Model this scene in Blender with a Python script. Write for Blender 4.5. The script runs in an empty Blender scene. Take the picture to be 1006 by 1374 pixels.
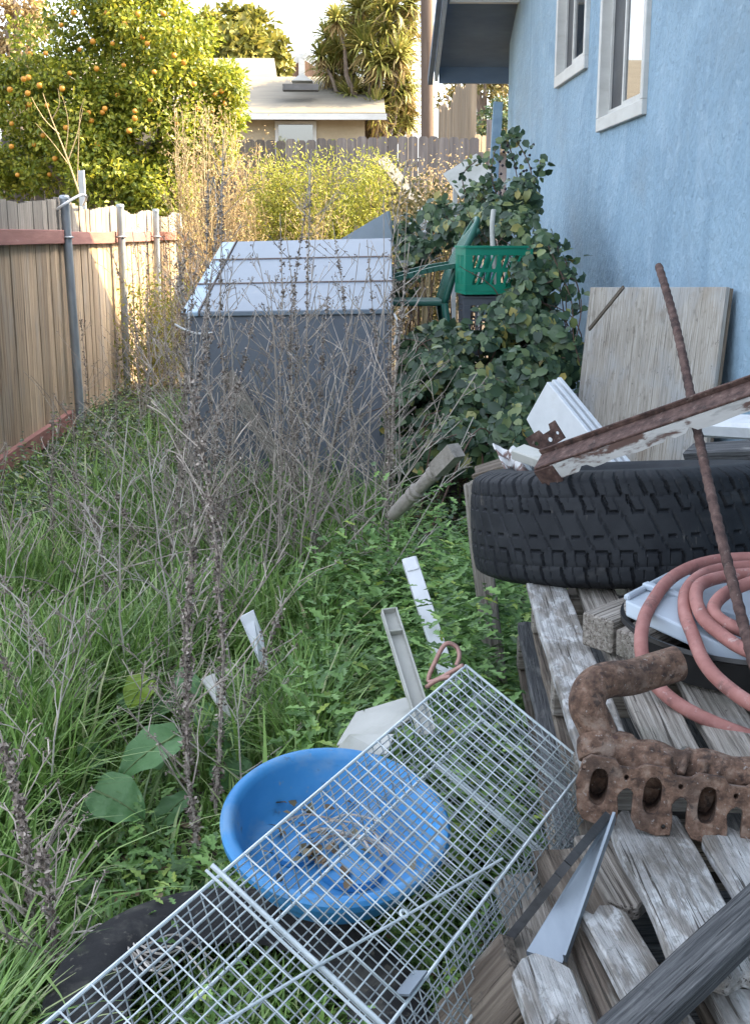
import bpy, bmesh, math, random
import numpy as np
from mathutils import Vector, Matrix, noise
random.seed(11)
RNG = np.random.default_rng(11)
S = bpy.context.scene
C = S.collection
R = math.radians
V = Vector
# ---------------------------------------------------------------- camera
F = 1600.0
EYE = V((0, 0, 1.55))
TILT = math.atan(372 / F)
YAW = math.atan(48 * math.cos(TILT) / F)
cam = bpy.data.cameras.new('camera')
cam.sensor_fit = 'VERTICAL'
cam.sensor_height = 24
cam.lens = 24 * F / 1374
cam.clip_start = 0.05
cam.clip_end = 2000
co = bpy.data.objects.new('camera', cam)
C.objects.link(co)
co.location = EYE
co.rotation_euler = (R(90) - TILT, 0, -YAW)
S.camera = co
RM = co.rotation_euler.to_matrix()


def ray(px, py):
    return RM @ V(((px - 503) / F, (687 - py) / F, -1))


def P(px, py, Y):
    d = ray(px, py)
    return EYE + d * (Y / d.y)


def Pz(px, py, z):
    d = ray(px, py)
    return EYE + d * ((z - EYE.z) / d.z)


def Ppl(px, py, a, b):          # plane z = a + b*y
    d = ray(px, py)
    t = (a + b * EYE.y - EYE.z) / (d.z - b * d.y)
    return EYE + d * t


# ---------------------------------------------------------------- materials
MATS = {}


def M(name, cols, sc=(4, 4, 4), rough=.8, bump=.25, bsc=None, bd=.01, island=0., layers=(), metal=0., spec=.4, transl=0., detail=6, dist=0., rnd=True, coat=0, ior=None):
    m = bpy.data.materials.new(name)
    m.use_nodes = True
    nt = m.node_tree
    N = nt.nodes
    L = nt.links.new
    bs = N['Principled BSDF']
    out = N['Material Output']
    tc = N.new('ShaderNodeTexCoord')
    oi = N.new('ShaderNodeObjectInfo')
    ad = N.new('ShaderNodeVectorMath')
    ad.operation = 'MULTIPLY_ADD'
    cx = N.new('ShaderNodeCombineXYZ')
    for i in range(3):
        L(oi.outputs['Random'], cx.inputs[i])
    L(cx.outputs[0], ad.inputs[0])
    ad.inputs[1].default_value = (17, 31, 23) if rnd else (0, 0, 0)
    L(tc.outputs['Object'], ad.inputs[2])

    def nz(s, det=detail, ds=0., rg=.6):
        mp = N.new('ShaderNodeMapping')
        mp.inputs['Scale'].default_value = s
        L(ad.outputs[0], mp.inputs['Vector'])
        n = N.new('ShaderNodeTexNoise')
        n.inputs['Scale'].default_value = 1
        n.inputs['Detail'].default_value = det
        n.inputs['Roughness'].default_value = rg
        n.inputs['Distortion'].default_value = ds
        L(mp.outputs[0], n.inputs['Vector'])
        return n.outputs['Fac']
    f = nz(sc, ds=dist)
    rp = N.new('ShaderNodeValToRGB')
    e = rp.color_ramp.elements
    while len(e) > 1:
        e.remove(e[0])
    e[0].position = cols[0][0]
    e[0].color = (*cols[0][1], 1)
    for p, c in cols[1:]:
        k = e.new(p)
        k.color = (*c, 1)
    if island == 2:      # colour picked per leaf
        gi = N.new('ShaderNodeNewGeometry')
        L(gi.outputs['Random Per Island'], rp.inputs[0])
    else:
        L(f, rp.inputs[0])
    col = rp.outputs[0]
    if 0 < island < 1:
        gi = N.new('ShaderNodeNewGeometry')
        mr = N.new('ShaderNodeMapRange')
        mr.inputs[3].default_value = 1 - island
        mr.inputs[4].default_value = 1 + island
        L(gi.outputs['Random Per Island'], mr.inputs[0])
        hs = N.new('ShaderNodeHueSaturation')
        L(mr.outputs[0], hs.inputs['Value'])
        L(col, hs.inputs['Color'])
        col = hs.outputs[0]
    for (lc, ls, lo, hi, am) in layers:
        g = nz(ls, 5, .3)
        mr = N.new('ShaderNodeMapRange')
        mr.interpolation_type = 'SMOOTHSTEP'
        mr.inputs[1].default_value = lo
        mr.inputs[2].default_value = hi
        mr.inputs[4].default_value = am
        L(g, mr.inputs[0])
        mx = N.new('ShaderNodeMix')
        mx.data_type = 'RGBA'
        L(mr.outputs[0], mx.inputs[0])
        L(col, mx.inputs[6])
        mx.inputs[7].default_value = (*lc, 1)
        col = mx.outputs[2]
    L(col, bs.inputs['Base Color'])
    bs.inputs['Roughness'].default_value = rough
    bs.inputs['Metallic'].default_value = metal
    bs.inputs['Specular IOR Level'].default_value = spec
    if ior:
        bs.inputs['IOR'].default_value = ior
    if coat:
        bs.inputs['Coat Weight'].default_value = coat
    if bump:
        bn = N.new('ShaderNodeBump')
        bn.inputs['Strength'].default_value = bump
        bn.inputs['Distance'].default_value = bd
        L(nz(bsc or tuple(3 * x for x in sc)), bn.inputs['Height'])
        L(bn.outputs[0], bs.inputs['Normal'])
    if transl:
        tr = N.new('ShaderNodeBsdfTranslucent')
        L(col, tr.inputs['Color'])
        ms = N.new('ShaderNodeMixShader')
        ms.inputs[0].default_value = transl
        L(bs.outputs[0], ms.inputs[1])
        L(tr.outputs[0], ms.inputs[2])
        L(ms.outputs[0], out.inputs['Surface'])
    MATS[name] = m
    return m


def g3(a):
    return (a, a, a)


# ---------------------------------------------------------------- objects
W = {}


def tag(o, label=None, cat=None, group=None, kind=None):
    if label:
        o['label'] = label
    if cat:
        o['category'] = cat
    if group:
        o['group'] = group
    if kind:
        o['kind'] = kind
    return o


def thing(name, loc, label, cat, group=None):
    o = bpy.data.objects.new(name, None)
    o.empty_display_size = .1
    C.objects.link(o)
    o.location = loc
    W[o] = Matrix.Translation(loc)
    return tag(o, label, cat, group)


def link(name, me, mat, parent=None, mw=None, smooth=False, bevel=0, segs=1, auto=None):
    o = bpy.data.objects.new(name, me)
    C.objects.link(o)
    mw = mw or Matrix()
    if mat is not None and not me.materials:
        me.materials.append(mat)
    if parent:
        o.parent = parent
        o.matrix_basis = W[parent].inverted() @ mw
    else:
        o.matrix_basis = mw
    W[o] = mw.copy()
    if smooth:
        me.polygons.foreach_set('use_smooth', [True] * len(me.polygons))
    if auto:
        me.polygons.foreach_set('use_smooth', [True] * len(me.polygons))
        me.set_sharp_from_angle(angle=R(auto))
    if bevel:
        b = o.modifiers.new('b', 'BEVEL')
        b.width = bevel
        b.segments = segs
        b.limit_method = 'ANGLE'
        b.angle_limit = R(35)
    return o


class MB:
    def __init__(s):
        s.v = []
        s.f = []

    def add(s, vs, fs):
        n = len(s.v)
        s.v += [tuple(x) for x in vs]
        s.f += [tuple(i + n for i in f) for f in fs]
        return s

    def box(s, a, b, m=None):
        vs = [V((x, y, z)) for x in (a[0], b[0]) for y in (a[1], b[1]) for z in (a[2], b[2])]
        if m is not None:
            vs = [m @ v for v in vs]
        return s.add(vs, [(0, 1, 3, 2), (4, 6, 7, 5), (0, 4, 5, 1), (2, 3, 7, 6), (0, 2, 6, 4), (1, 5, 7, 3)])

    def bar(s, p, q, w, t, up=(0, 0, 1)):
        return s.box((0, -w / 2, -t / 2), ((V(q) - V(p)).length, w / 2, t / 2), frame(p, q, up))

    def tube(s, pts, r, n=6, caps=True, closed=False):
        pts = [V(p) for p in pts]
        k = len(pts)
        rs = r if hasattr(r, '__len__') else [r] * k
        t0 = (pts[1] - pts[0]).normalized()
        nrm = t0.orthogonal().normalized()
        vs = []
        for i, p in enumerate(pts):
            if closed:
                t = pts[(i + 1) % k] - pts[i - 1]
            else:
                t = pts[min(i + 1, k - 1)] - pts[max(i - 1, 0)]
            t.normalize()
            nrm = (nrm - t * nrm.dot(t))
            nrm = nrm.normalized() if nrm.length > 1e-6 else t.orthogonal().normalized()
            b = t.cross(nrm)
            for j in range(n):
                a = 2 * math.pi * j / n
                vs.append(p + (nrm * math.cos(a) + b * math.sin(a)) * rs[i])
        fs = []
        for i in range(k if closed else k - 1):
            for j in range(n):
                a, b_ = i * n, ((i + 1) % k) * n
                fs.append((a + j, a + (j + 1) % n, b_ + (j + 1) % n, b_ + j))
        if caps and not closed:
            fs.append(tuple(range(n - 1, -1, -1)))
            fs.append(tuple((k - 1) * n + j for j in range(n)))
        return s.add(vs, fs)

    def lathe(s, prof, n=48, m=None, closed=False):
        k = len(prof)
        vs = []
        for i in range(n):
            a = 2 * math.pi * i / n
            for (r, z) in prof:
                vs.append(V((r * math.cos(a), r * math.sin(a), z)))
        if m is not None:
            vs = [m @ v for v in vs]
        fs = []
        for i in range(n):
            for j in range(k if closed else k - 1):
                a, b = i * k, ((i + 1) % n) * k
                fs.append((a + j, b + j, b + (j + 1) % k, a + (j + 1) % k))
        return s.add(vs, fs)

    def build(s, name, mat, parent=None, origin=None, **kw):
        if parent is not None and origin is None:
            mw = W[parent].copy()
        elif isinstance(origin, Matrix):
            mw = origin
        elif origin is not None:
            mw = Matrix.Translation(origin)
        else:
            lo = [min(v[i] for v in s.v) for i in range(3)]
            hi = [max(v[i] for v in s.v) for i in range(3)]
            mw = Matrix.Translation(((lo[0] + hi[0]) / 2, (lo[1] + hi[1]) / 2, lo[2]))
        me = bpy.data.meshes.new(name)
        inv = mw.inverted()
        me.from_pydata([inv @ V(v) for v in s.v], [], s.f)
        me.update()
        return link(name, me, mat, parent, mw, **kw)


def frame(p, q, up=(0, 0, 1)):
    p, q = V(p), V(q)
    x = (q - p).normalized()
    z = V(up)
    y = z.cross(x)
    if y.length < 1e-5:
        y = x.orthogonal()
    y.normalize()
    z = x.cross(y)
    m = Matrix((x, y, z)).transposed().to_4x4()
    m.translation = p
    return m


def board(name, p, q, w, t, mat, parent=None, up=(0, 0, 1), ragged=.0, warp=.0, seed=0, bevel=.003, anchor=.5):
    """a plank, length p->q, in its own frame so the grain follows it"""
    m = frame(p, q, up)
    L = (V(q) - V(p)).length
    n = max(2, int(L / .05))
    k = 5
    rr = random.Random(seed + int(L * 1000))
    offs0 = [rr.uniform(-1, 1) * ragged for _ in range(k)]
    offs1 = [rr.uniform(-1, 1) * ragged for _ in range(k)]
    vs = []
    for side in (1, -1):
        for i in range(n + 1):
            for j in range(k):
                u = i / n
                x0, x1 = offs0[j], L + offs1[j]
                x = x0 + (x1 - x0) * u
                y = w * (j / (k - 1) - anchor)
                ed = 1 if j in (0, k - 1) else 0
                y += ed * (noise.noise((x * 6 + seed * 3.1, j * 5, seed)) * .035 * w * (1 + 6 * ragged * 4))
                z = side * t / 2 + warp * noise.noise((x * 2.2, y * 6, seed + 5)) + .0015 * noise.noise((x * 30, y * 90, seed + side))
                vs.append((x, y, z))
    fs = []
    o = (n + 1) * k
    for i in range(n):
        for j in range(k - 1):
            a = i * k + j
            fs.append((a, a + k, a + k + 1, a + 1))
            fs.append((o + a, o + a + 1, o + a + k + 1, o + a + k))
        a = i * k
        fs.append((a, o + a, o + a + k, a + k))
        a = i * k + k - 1
        fs.append((a, a + k, o + a + k, o + a))
    for j in range(k - 1):
        fs.append((j, j + 1, o + j + 1, o + j))
        a = n * k + j
        fs.append((a, o + a, o + a + 1, a + 1))
    me = bpy.data.meshes.new(name)
    me.from_pydata(vs, [], fs)
    me.update()
    return link(name, me, mat, parent, m, bevel=bevel)


def npmesh(name, verts, faces, mat, parent=None, origin=None, smooth=False):
    me = bpy.data.meshes.new(name)
    verts = np.asarray(verts, dtype=np.float64).reshape(-1, 3)
    if parent is not None and origin is None:
        mw = W[parent].copy()
    else:
        mw = Matrix.Translation(origin if origin is not None else (0, 0, 0))
    verts = verts - np.array(mw.translation)
    faces = np.asarray(faces, dtype=np.int32)
    k = faces.shape[1]
    me.vertices.add(len(verts))
    me.vertices.foreach_set('co', verts.ravel())
    me.loops.add(faces.size)
    me.loops.foreach_set('vertex_index', faces.ravel())
    me.polygons.add(len(faces))
    me.polygons.foreach_set('loop_start', np.arange(0, faces.size, k, dtype=np.int32))
    me.polygons.foreach_set('loop_total', np.full(len(faces), k, dtype=np.int32))
    me.update(calc_edges=True)
    return link(name, me, mat, parent, mw, smooth=smooth)


DIA = (np.array([(0, 0, 0), (.45, .5, .1), (1, 0, -.06), (.45, -.5, .1)]), np.array([(0, 2, 1), (0, 3, 2)]))
OVAL = (np.array([(0, 0, 0), (.28, .42, .09), (.68, .4, .05), (1, 0, -.1), (.68, -.4, .05), (.28, -.42, .09), (.3, 0, 0), (.7, 0, -.02)]),
        np.array([(0, 6, 1), (6, 2, 1), (6, 7, 2), (7, 3, 2), (0, 5, 6), (6, 5, 4), (6, 4, 7), (7, 4, 3)]))
STRAP = (np.array([(0, .5, 0), (0, -.5, 0), (.35, .5, .1), (.35, -.5, .1), (.7, .35, .08), (.7, -.35, .08), (1, 0, -.1), (1, 0, -.1)]),
         np.array([(0, 1, 3, 2), (2, 3, 5, 4), (4, 5, 7, 6)]))
LOBED = (np.array([(0, 0, 0), (.12, .3, .03), (.3, .14, 0), (.42, .45, .05), (.6, .16, 0), (.72, .3, .03), (1, 0, -.1), (.72, -.3, .03), (.6, -.16, 0), (.42, -.45, .05), (.3, -.14, 0), (.12, -.3, .03)]),
         np.array([(0, 2, 1), (0, 4, 2), (2, 4, 3), (0, 6, 4), (4, 6, 5), (0, 8, 6), (6, 8, 7), (0, 10, 8), (8, 10, 9), (0, 11, 10)]))


def unit(a):
    return a / np.maximum(np.linalg.norm(a, axis=1, keepdims=True), 1e-9)


def leafset(pts, dirs, nrm, ln, wd, tmpl):
    tv, tf = tmpl
    n = len(pts)
    x = unit(dirs)
    y = unit(np.cross(nrm, x))
    z = np.cross(x, y)
    ln = np.broadcast_to(ln, (n,))[:, None, None]
    wd = np.broadcast_to(wd, (n,))[:, None, None]
    vs = pts[:, None, :] + x[:, None, :] * tv[None, :, 0:1] * ln + y[:, None, :] * tv[None, :, 1:2] * wd + z[:, None, :] * tv[None, :, 2:3] * ln
    fs = tf[None] + (np.arange(n) * len(tv))[:, None, None]
    return vs.reshape(-1, 3), fs.reshape(-1, tf.shape[1])


def rnd_unit(n):
    return unit(RNG.normal(size=(n, 3)))


def clump(n, c, r, inner=.55):
    d = rnd_unit(n)
    rad = inner + (1 - inner) * RNG.random((n, 1)) ** .6
    return np.array(c) + d * rad * np.array(r), d


def join(sets):
    vs, fs, o = [], [], 0
    for v, f in sets:
        vs.append(v)
        fs.append(f + o)
        o += len(v)
    return np.concatenate(vs), np.concatenate(fs)


def curve_mesh(loops, ext, bevel=0, res=0):
    """flat outline with holes, extruded"""
    cu = bpy.data.curves.new('tmp', 'CURVE')
    cu.dimensions = '2D'
    cu.fill_mode = 'BOTH'
    cu.extrude = ext
    cu.bevel_depth = bevel
    cu.bevel_resolution = res
    for lp in loops:
        s = cu.splines.new('POLY')
        s.points.add(len(lp) - 1)
        for p, q in zip(s.points, lp):
            p.co = (q[0], q[1], 0, 1)
        s.use_cyclic_u = True
    ob = bpy.data.objects.new('tmp', cu)
    C.objects.link(ob)
    dg = bpy.context.evaluated_depsgraph_get()
    me = bpy.data.meshes.new_from_object(ob.evaluated_get(dg))
    me.materials.clear()
    bpy.data.objects.remove(ob)
    bpy.data.curves.remove(cu)
    return me


def oval(cx, cy, rx, ry, n=24, p=2.0):
    o = []
    for i in range(n):
        a = 2 * math.pi * i / n
        c, s = math.cos(a), math.sin(a)
        o.append((cx + rx * math.copysign(abs(c) ** (2 / p), c), cy + ry * math.copysign(abs(s) ** (2 / p), s)))
    return o


def spline(pts, n=12):
    pts = [V(p) for p in pts]
    out = []
    k = len(pts)
    for i in range(k - 1):
        p0, p1, p2, p3 = pts[max(i - 1, 0)], pts[i], pts[i + 1], pts[min(i + 2, k - 1)]
        for j in range(n):
            t = j / n
            out.append(.5 * ((2 * p1) + (p2 - p0) * t + (2 * p0 - 5 * p1 + 4 * p2 - p3) * t * t + (3 * p1 - p0 - 3 * p2 + p3) * t ** 3))
    out.append(pts[-1])
    return out


def sstep(a, b, x):
    t = min(1, max(0, (x - a) / (b - a)))
    return t * t * (3 - 2 * t)


def gz(x, y):
    h = 1.35 * sstep(13.5, 18.6, y) + 1.0 * sstep(19.5, 29, y) + 4 * sstep(45, 120, y)
    return h + .05 * noise.noise((x * .9, y * .9, 0)) + .02 * noise.noise((x * 4, y * 4, 3))


# ---------------------------------------------------------------- palette
soil = M('soil', [(.3, (.035, .028, .02)), (.55, (.07, .055, .04)), (.75, (.05, .06, .03))], (3, 3, 3), .95, .6, (30, 30, 30), .02)
stucco = M('blue_stucco', [(.2, (.19, .285, .365)), (.42, (.235, .345, .435)), (.6, (.265, .38, .47)), (.8, (.32, .435, .52))], (1.7, 1.3, 1.5), .9, .9, (22, 17, 20), .022, detail=10, dist=.9,
           layers=[((.17, .265, .345), (5.5, .45, 1), .5, .74, .42), ((.36, .47, .555), (9, .4, 1), .54, .76, .4), ((.36, .47, .56), (2.6, 2.2, 2), .54, .66, .35), ((.18, .27, .345), (1.3, 1.1, 1), .5, .72, .45), ((.24, .305, .345), (.6, .9, .8), .52, .74, .6), ((.13, .20, .27), (30, 30, 30), .62, .71, .55), ((.37, .475, .56), (13, 13, 13), .6, .72, .45), ((.15, .22, .29), (7, 7, 7), .64, .72, .4)], spec=.2, rnd=False)
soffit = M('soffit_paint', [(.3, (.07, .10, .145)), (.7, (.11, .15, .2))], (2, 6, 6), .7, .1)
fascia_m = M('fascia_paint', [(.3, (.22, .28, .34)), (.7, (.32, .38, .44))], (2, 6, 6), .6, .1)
white_trim = M('white_trim', [(.3, (.47, .47, .44)), (.7, (.58, .58, .55))], (3, 3, 9), .5, .1, layers=[((.4, .39, .34), (4, 4, 14), .58, .75, .5)])
glass = M('window_glass', [(.3, (.02, .025, .03)), (.7, (.035, .04, .045))], (1, 1, 1), .03, 0, spec=.8, ior=2.3)
screen_m = M('insect_screen', [(.3, (.03, .032, .035)), (.7, (.06, .065, .07))], (2, 5, 5), .6, .1, (300, 300, 300))
shingle = M('asphalt_shingle', [(.3, (.12, .12, .13)), (.7, (.2, .2, .2))], (6, 6, 6), .95, .4)
fence_wood = M('fence_wood', [(.28, (.17, .115, .07)), (.46, (.33, .24, .155)), (.58, (.44, .335, .225)), (.74, (.54, .43, .30))], (80, 80, 1.6), .9, .7, (150, 150, 3), .006, island=.28, detail=10,
               layers=[((.075, .055, .04), (100, 100, 1.5), .57, .63, .9), ((.30, .275, .24), (5, 5, 1.5), .48, .75, .6), ((.12, .09, .065), (30, 30, 4), .6, .7, .6)], rnd=False)
fence_top = M('fence_wood_bleached', [(.28, (.16, .14, .115)), (.46, (.24, .215, .18)), (.6, (.31, .28, .24)), (.74, (.37, .34, .295))], (80, 80, 1.6), .9, .7, (150, 150, 3), .006, island=.28, detail=10,
              layers=[((.09, .075, .06), (100, 100, 1.5), .58, .64, .9), ((.13, .115, .1), (30, 30, 4), .6, .7, .6)], rnd=False)
red_rail = M('red_rail', [(.3, (.19, .085, .07)), (.6, (.28, .13, .11)), (.8, (.34, .21, .17))], (12, 1.5, 12), .8, .4, layers=[((.42, .36, .32), (14, 3, 14), .64, .74, .6)])
galv = M('galvanised_pipe', [(.3, (.22, .245, .265)), (.6, (.32, .35, .37)), (.8, (.42, .45, .47))], (9, 9, 3), .5, .15, metal=.45, layers=[((.2, .14, .1), (8, 8, 6), .66, .8, .5)])
old_fence = M('old_grey_fence', [(.25, (.075, .068, .068)), (.5, (.135, .12, .115)), (.8, (.21, .19, .175))], (22, 22, 1), .9, .5, (60, 60, 2), .006, island=.3, rnd=False)
tan_fence = M('tan_fence', [(.25, (.13, .10, .065)), (.5, (.22, .17, .115)), (.8, (.31, .25, .175))], (22, 22, 1), .9, .5, (60, 60, 2), .006, island=.2, rnd=False)
cream = M('cream_wall', [(.3, (.36, .30, .2)), (.7, (.44, .37, .26))], (2, 2, 2), .9, .3, (25, 25, 25))
cream_roof = M('cream_roof', [(.3, (.13, .118, .092)), (.7, (.175, .16, .125))], (1.5, 5, 5), .9, .3, (4, 30, 30))
brown_wall = M('brown_gable', [(.3, (.2, .13, .1)), (.7, (.28, .19, .14))], (2, 2, 2), .9, .2)
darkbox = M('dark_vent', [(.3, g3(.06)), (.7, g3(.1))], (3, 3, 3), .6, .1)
bark = M('bark', [(.3, (.09, .07, .05)), (.5, (.17, .13, .1)), (.75, (.25, .2, .15))], (18, 18, 3), .95, .8, (40, 40, 6), .02)
pole_m = M('pole_wood', [(.3, (.08, .055, .04)), (.6, (.14, .10, .075)), (.8, (.2, .15, .115))], (14, 14, .8), .9, .5, (50, 50, 1.5), .01)
pale_pole = M('pale_pole', [(.3, (.42, .38, .3)), (.7, (.52, .47, .38))], (9, 9, 1), .8, .2)
lf_orange = M('orange_leaf', [(0, (.08, .115, .014)), (.3, (.16, .20, .02)), (.6, (.26, .285, .03)), (.85, (.36, .36, .04)), (1, (.44, .39, .06))], island=2, rough=.45, bump=0, transl=.35)
fruit = M('orange_fruit', [(.3, (.48, .2, .025)), (.7, (.6, .29, .04))], (20, 20, 20), .45, .2, (200, 200, 200), .002)
lf_green = M('round_tree_leaf', [(0, (.09, .1, .018)), (.5, (.18, .18, .03)), (1, (.3, .26, .06))], island=2, rough=.6, bump=0, transl=.3)
lf_yucca = M('yucca_leaf', [(0, (.13, .155, .03)), (.5, (.26, .26, .06)), (.8, (.38, .34, .1)), (1, (.48, .39, .14))], island=2, rough=.5, bump=0, transl=.2)
lf_skirt = M('dead_yucca_leaf', [(0, (.2, .14, .06)), (.5, (.32, .24, .1)), (1, (.42, .32, .15))], island=2, rough=.8, bump=0, transl=.2)
lf_tan = M('tan_leaf', [(0, (.22, .15, .07)), (.5, (.36, .27, .13)), (1, (.5, .4, .22))], island=2, rough=.8, bump=0, transl=.25)
lf_olive = M('olive_leaf', [(0, (.1, .1, .035)), (.5, (.2, .17, .06)), (1, (.32, .25, .1))], island=2, rough=.7, bump=0, transl=.25)
lf_fennel = M('fennel_leaf', [(0, (.14, .17, .02)), (.5, (.24, .26, .035)), (1, (.36, .34, .06))], island=2, rough=.6, bump=0, transl=.4)
lf_bramble = M('bramble_leaf', [(0, (.02, .042, .022)), (.35, (.042, .08, .04)), (.65, (.075, .128, .06)), (.85, (.125, .18, .08)), (.95, (.21, .25, .085)), (1, (.36, .29, .08))], island=2, rough=.38, bump=0, transl=.14)
cane_m = M('bramble_cane', [(.3, (.09, .05, .04)), (.7, (.16, .1, .07))], (8, 8, 8), .7, .2)
lf_weed = M('weed_leaf', [(0, (.065, .135, .04)), (.5, (.145, .275, .07)), (.9, (.235, .40, .11)), (1, (.36, .46, .09))], island=2, rough=.5, bump=0, transl=.25)
grass_m = M('grass_blade', [(0, (.075, .145, .034)), (.4, (.145, .265, .056)), (.7, (.225, .37, .085)), (.9, (.33, .46, .16)), (.975, (.45, .48, .25)), (1, (.48, .42, .25))], island=2, rough=.4, bump=0, transl=.25)
dock_m = M('dock_leaf', [(.25, (.07, .17, .05)), (.55, (.11, .225, .085)), (.8, (.15, .29, .11))], (14, 30, 14), .45, .4, (40, 60, 40), .006, transl=.2)
dock_y = M('dock_leaf_yellow', [(.25, (.2, .3, .035)), (.8, (.3, .42, .05))], (14, 30, 14), .45, .4, (40, 60, 40), .006, transl=.3)
dry_m = M('dry_stalk', [(.3, (.21, .175, .145)), (.55, (.37, .32, .27)), (.8, (.54, .48, .41))], (30, 30, 6), .9, .2, island=.45)
dry_pale = M('dry_stalk_pale', [(.3, (.3, .27, .23)), (.7, (.5, .46, .41))], (30, 30, 6), .9, .2, island=.25)
dry_dark = M('dry_seed_clusters', [(0, (.11, .085, .07)), (.5, (.24, .195, .165)), (1, (.46, .40, .34))], island=2, rough=.95, bump=0)
straw = M('straw_stalk', [(.3, (.27, .2, .105)), (.7, (.44, .345, .2))], (30, 30, 6), .9, .1, island=.35)
grey_box = M('grey_resin', [(.3, (.125, .14, .165)), (.7, (.16, .178, .205))], (2, 2, 2), .55, .12, (60, 60, 60), .002, layers=[((.24, .255, .265), (7, 7, 1.2), .56, .74, .4), ((.075, .08, .085), (5, 5, 1.5), .56, .74, .4), ((.26, .25, .22), (30, 30, 30), .64, .74, .35)])
lid_m = M('pale_resin', [(.3, (.145, .185, .225)), (.7, (.195, .235, .275))], (1.5, 1.5, 1.5), .42, .1, (60, 60, 60), .002, layers=[((.3, .3, .3), (6, 6, 6), .6, .78, .35)])
lid_blue = M('pale_blue_resin', [(.3, (.27, .38, .47)), (.7, (.33, .44, .53))], (2, 2, 2), .4, .1)
seam_m = M('lid_seam', [(.3, (.13, .1, .09)), (.7, (.2, .15, .13))], (9, 9, 9), .8, .1)
rope_m = M('white_cord', [(.3, (.55, .55, .53)), (.7, (.7, .7, .68))], (40, 40, 40), .8, .3)
chair_m = M('dark_green_resin', [(.3, (.012, .085, .06)), (.7, (.03, .13, .095))], (4, 4, 4), .4, .1)
crate_m = M('green_crate_plastic', [(.3, (.0, .175, .105)), (.7, (.01, .24, .15))], (4, 4, 4), .42, .15, layers=[((.2, .3, .25), (9, 9, 9), .6, .8, .3)])
crate_g = M('grey_crate_plastic', [(.3, (.06, .07, .085)), (.7, (.11, .12, .14))], (4, 4, 4), .5, .1)
blue_plank = M('blue_plank_paint', [(.3, (.17, .26, .34)), (.7, (.25, .35, .43))], (12, 12, 2), .8, .3)
rubber = M('tyre_rubber', [(.3, (.012, .0135, .0165)), (.7, (.024, .0265, .03))], (16, 16, 16), .7, .35, (140, 140, 140), .002, layers=[((.075, .074, .07), (6, 6, 12), .58, .76, .45), ((.13, .12, .105), (40, 40, 14), .66, .74, .55)], spec=.22)
rubber_old = M('dusty_rubber', [(.3, (.016, .016, .017)), (.7, (.03, .03, .03))], (16, 16, 16), .8, .5, (110, 110, 110), .003, spec=.2, layers=[((.11, .105, .09), (9, 9, 9), .5, .7, .55), ((.17, .155, .125), (45, 45, 45), .58, .7, .5), ((.05, .06, .035), (14, 14, 14), .58, .7, .5)])
black_pl = M('black_plastic', [(.3, g3(.012)), (.7, g3(.025))], (5, 5, 5), .4, .1, layers=[((.1, .095, .085), (7, 7, 7), .58, .8, .4)])
wood_grey = M('weathered_wood', [(.28, (.10, .085, .07)), (.44, (.20, .175, .145)), (.56, (.30, .27, .23)), (.7, (.41, .38, .335))], (3, 130, 130), .92, 1.0, (5, 240, 240), .006, detail=10, dist=.5,
              layers=[((.05, .04, .032), (2.4, 170, 170), .58, .63, .95), ((.17, .165, .13), (5, 9, 9), .5, .72, .6), ((.36, .355, .33), (9, 20, 20), .58, .7, .5), ((.08, .065, .05), (30, 60, 60), .64, .7, .7)])
wood_paint = M('peeling_painted_wood', [(.28, (.09, .078, .065)), (.44, (.18, .16, .135)), (.56, (.27, .245, .215)), (.7, (.37, .345, .31))], (3, 130, 130), .93, 1.0, (7, 120, 120), .011, detail=10, dist=.5,
               layers=[((.38, .375, .36), (5, 11, 11), .38, .60, .92), ((.55, .55, .535), (16, 34, 34), .5, .62, .75), ((.18, .165, .145), (14, 60, 60), .55, .62, .75), ((.045, .038, .03), (3, 150, 150), .6, .645, .95), ((.2, .2, .18), (60, 90, 90), .57, .66, .6), ((.12, .105, .085), (4, 9, 9), .52, .66, .7), ((.16, .085, .05), (9, 9, 9), .66, .74, .6)])
plank_m = wood_grey
wood_dark_and_shade = M('dark_timber_and_gap_shade', [(.3, (.04, .041, .043)), (.48, (.085, .086, .087)), (.6, (.13, .13, .128)), (.74, (.21, .208, .2))], (5, 150, 150), .94, 1.0, (9, 220, 220), .006, dist=1.6, detail=10,
              layers=[((.015, .015, .015), (3, 200, 200), .57, .62, .95), ((.28, .27, .25), (8, 24, 24), .56, .72, .6), ((.03, .03, .03), (14, 22, 22), .62, .7, .7)])  # dark timber; also gives lower pallet slats their painted-in shade
wood_brown = M('brown_old_wood', [(.28, (.06, .045, .034)), (.5, (.135, .108, .083)), (.72, (.24, .2, .155))], (3, 100, 100), .92, 1.0, (6, 170, 170), .008, detail=10, layers=[((.26, .245, .21), (8, 26, 26), .54, .7, .7), ((.035, .028, .02), (2.5, 150, 150), .58, .63, .9), ((.09, .08, .065), (30, 50, 50), .6, .68, .7)])
plywood = M('weathered_plywood', [(.28, (.19, .165, .135)), (.44, (.30, .27, .225)), (.56, (.39, .36, .31)), (.72, (.49, .465, .42))], (70, 3.5, 70), .92, .8, (120, 9, 120), .004, detail=10, dist=1.4,
            layers=[((.10, .085, .065), (110, 2.2, 90), .58, .64, .8), ((.33, .345, .35), (2.4, 2.2, 2), .45, .66, .65), ((.16, .14, .11), (16, 12, 16), .56, .68, .55), ((.2, .14, .085), (2, 4, 3), .56, .78, .5), ((.1, .09, .075), (40, 30, 40), .64, .7, .6)])
ply_edge = M('plywood_edge', [(.3, (.09, .07, .05)), (.7, (.24, .19, .14))], (8, 8, 90), .9, .5)
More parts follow.
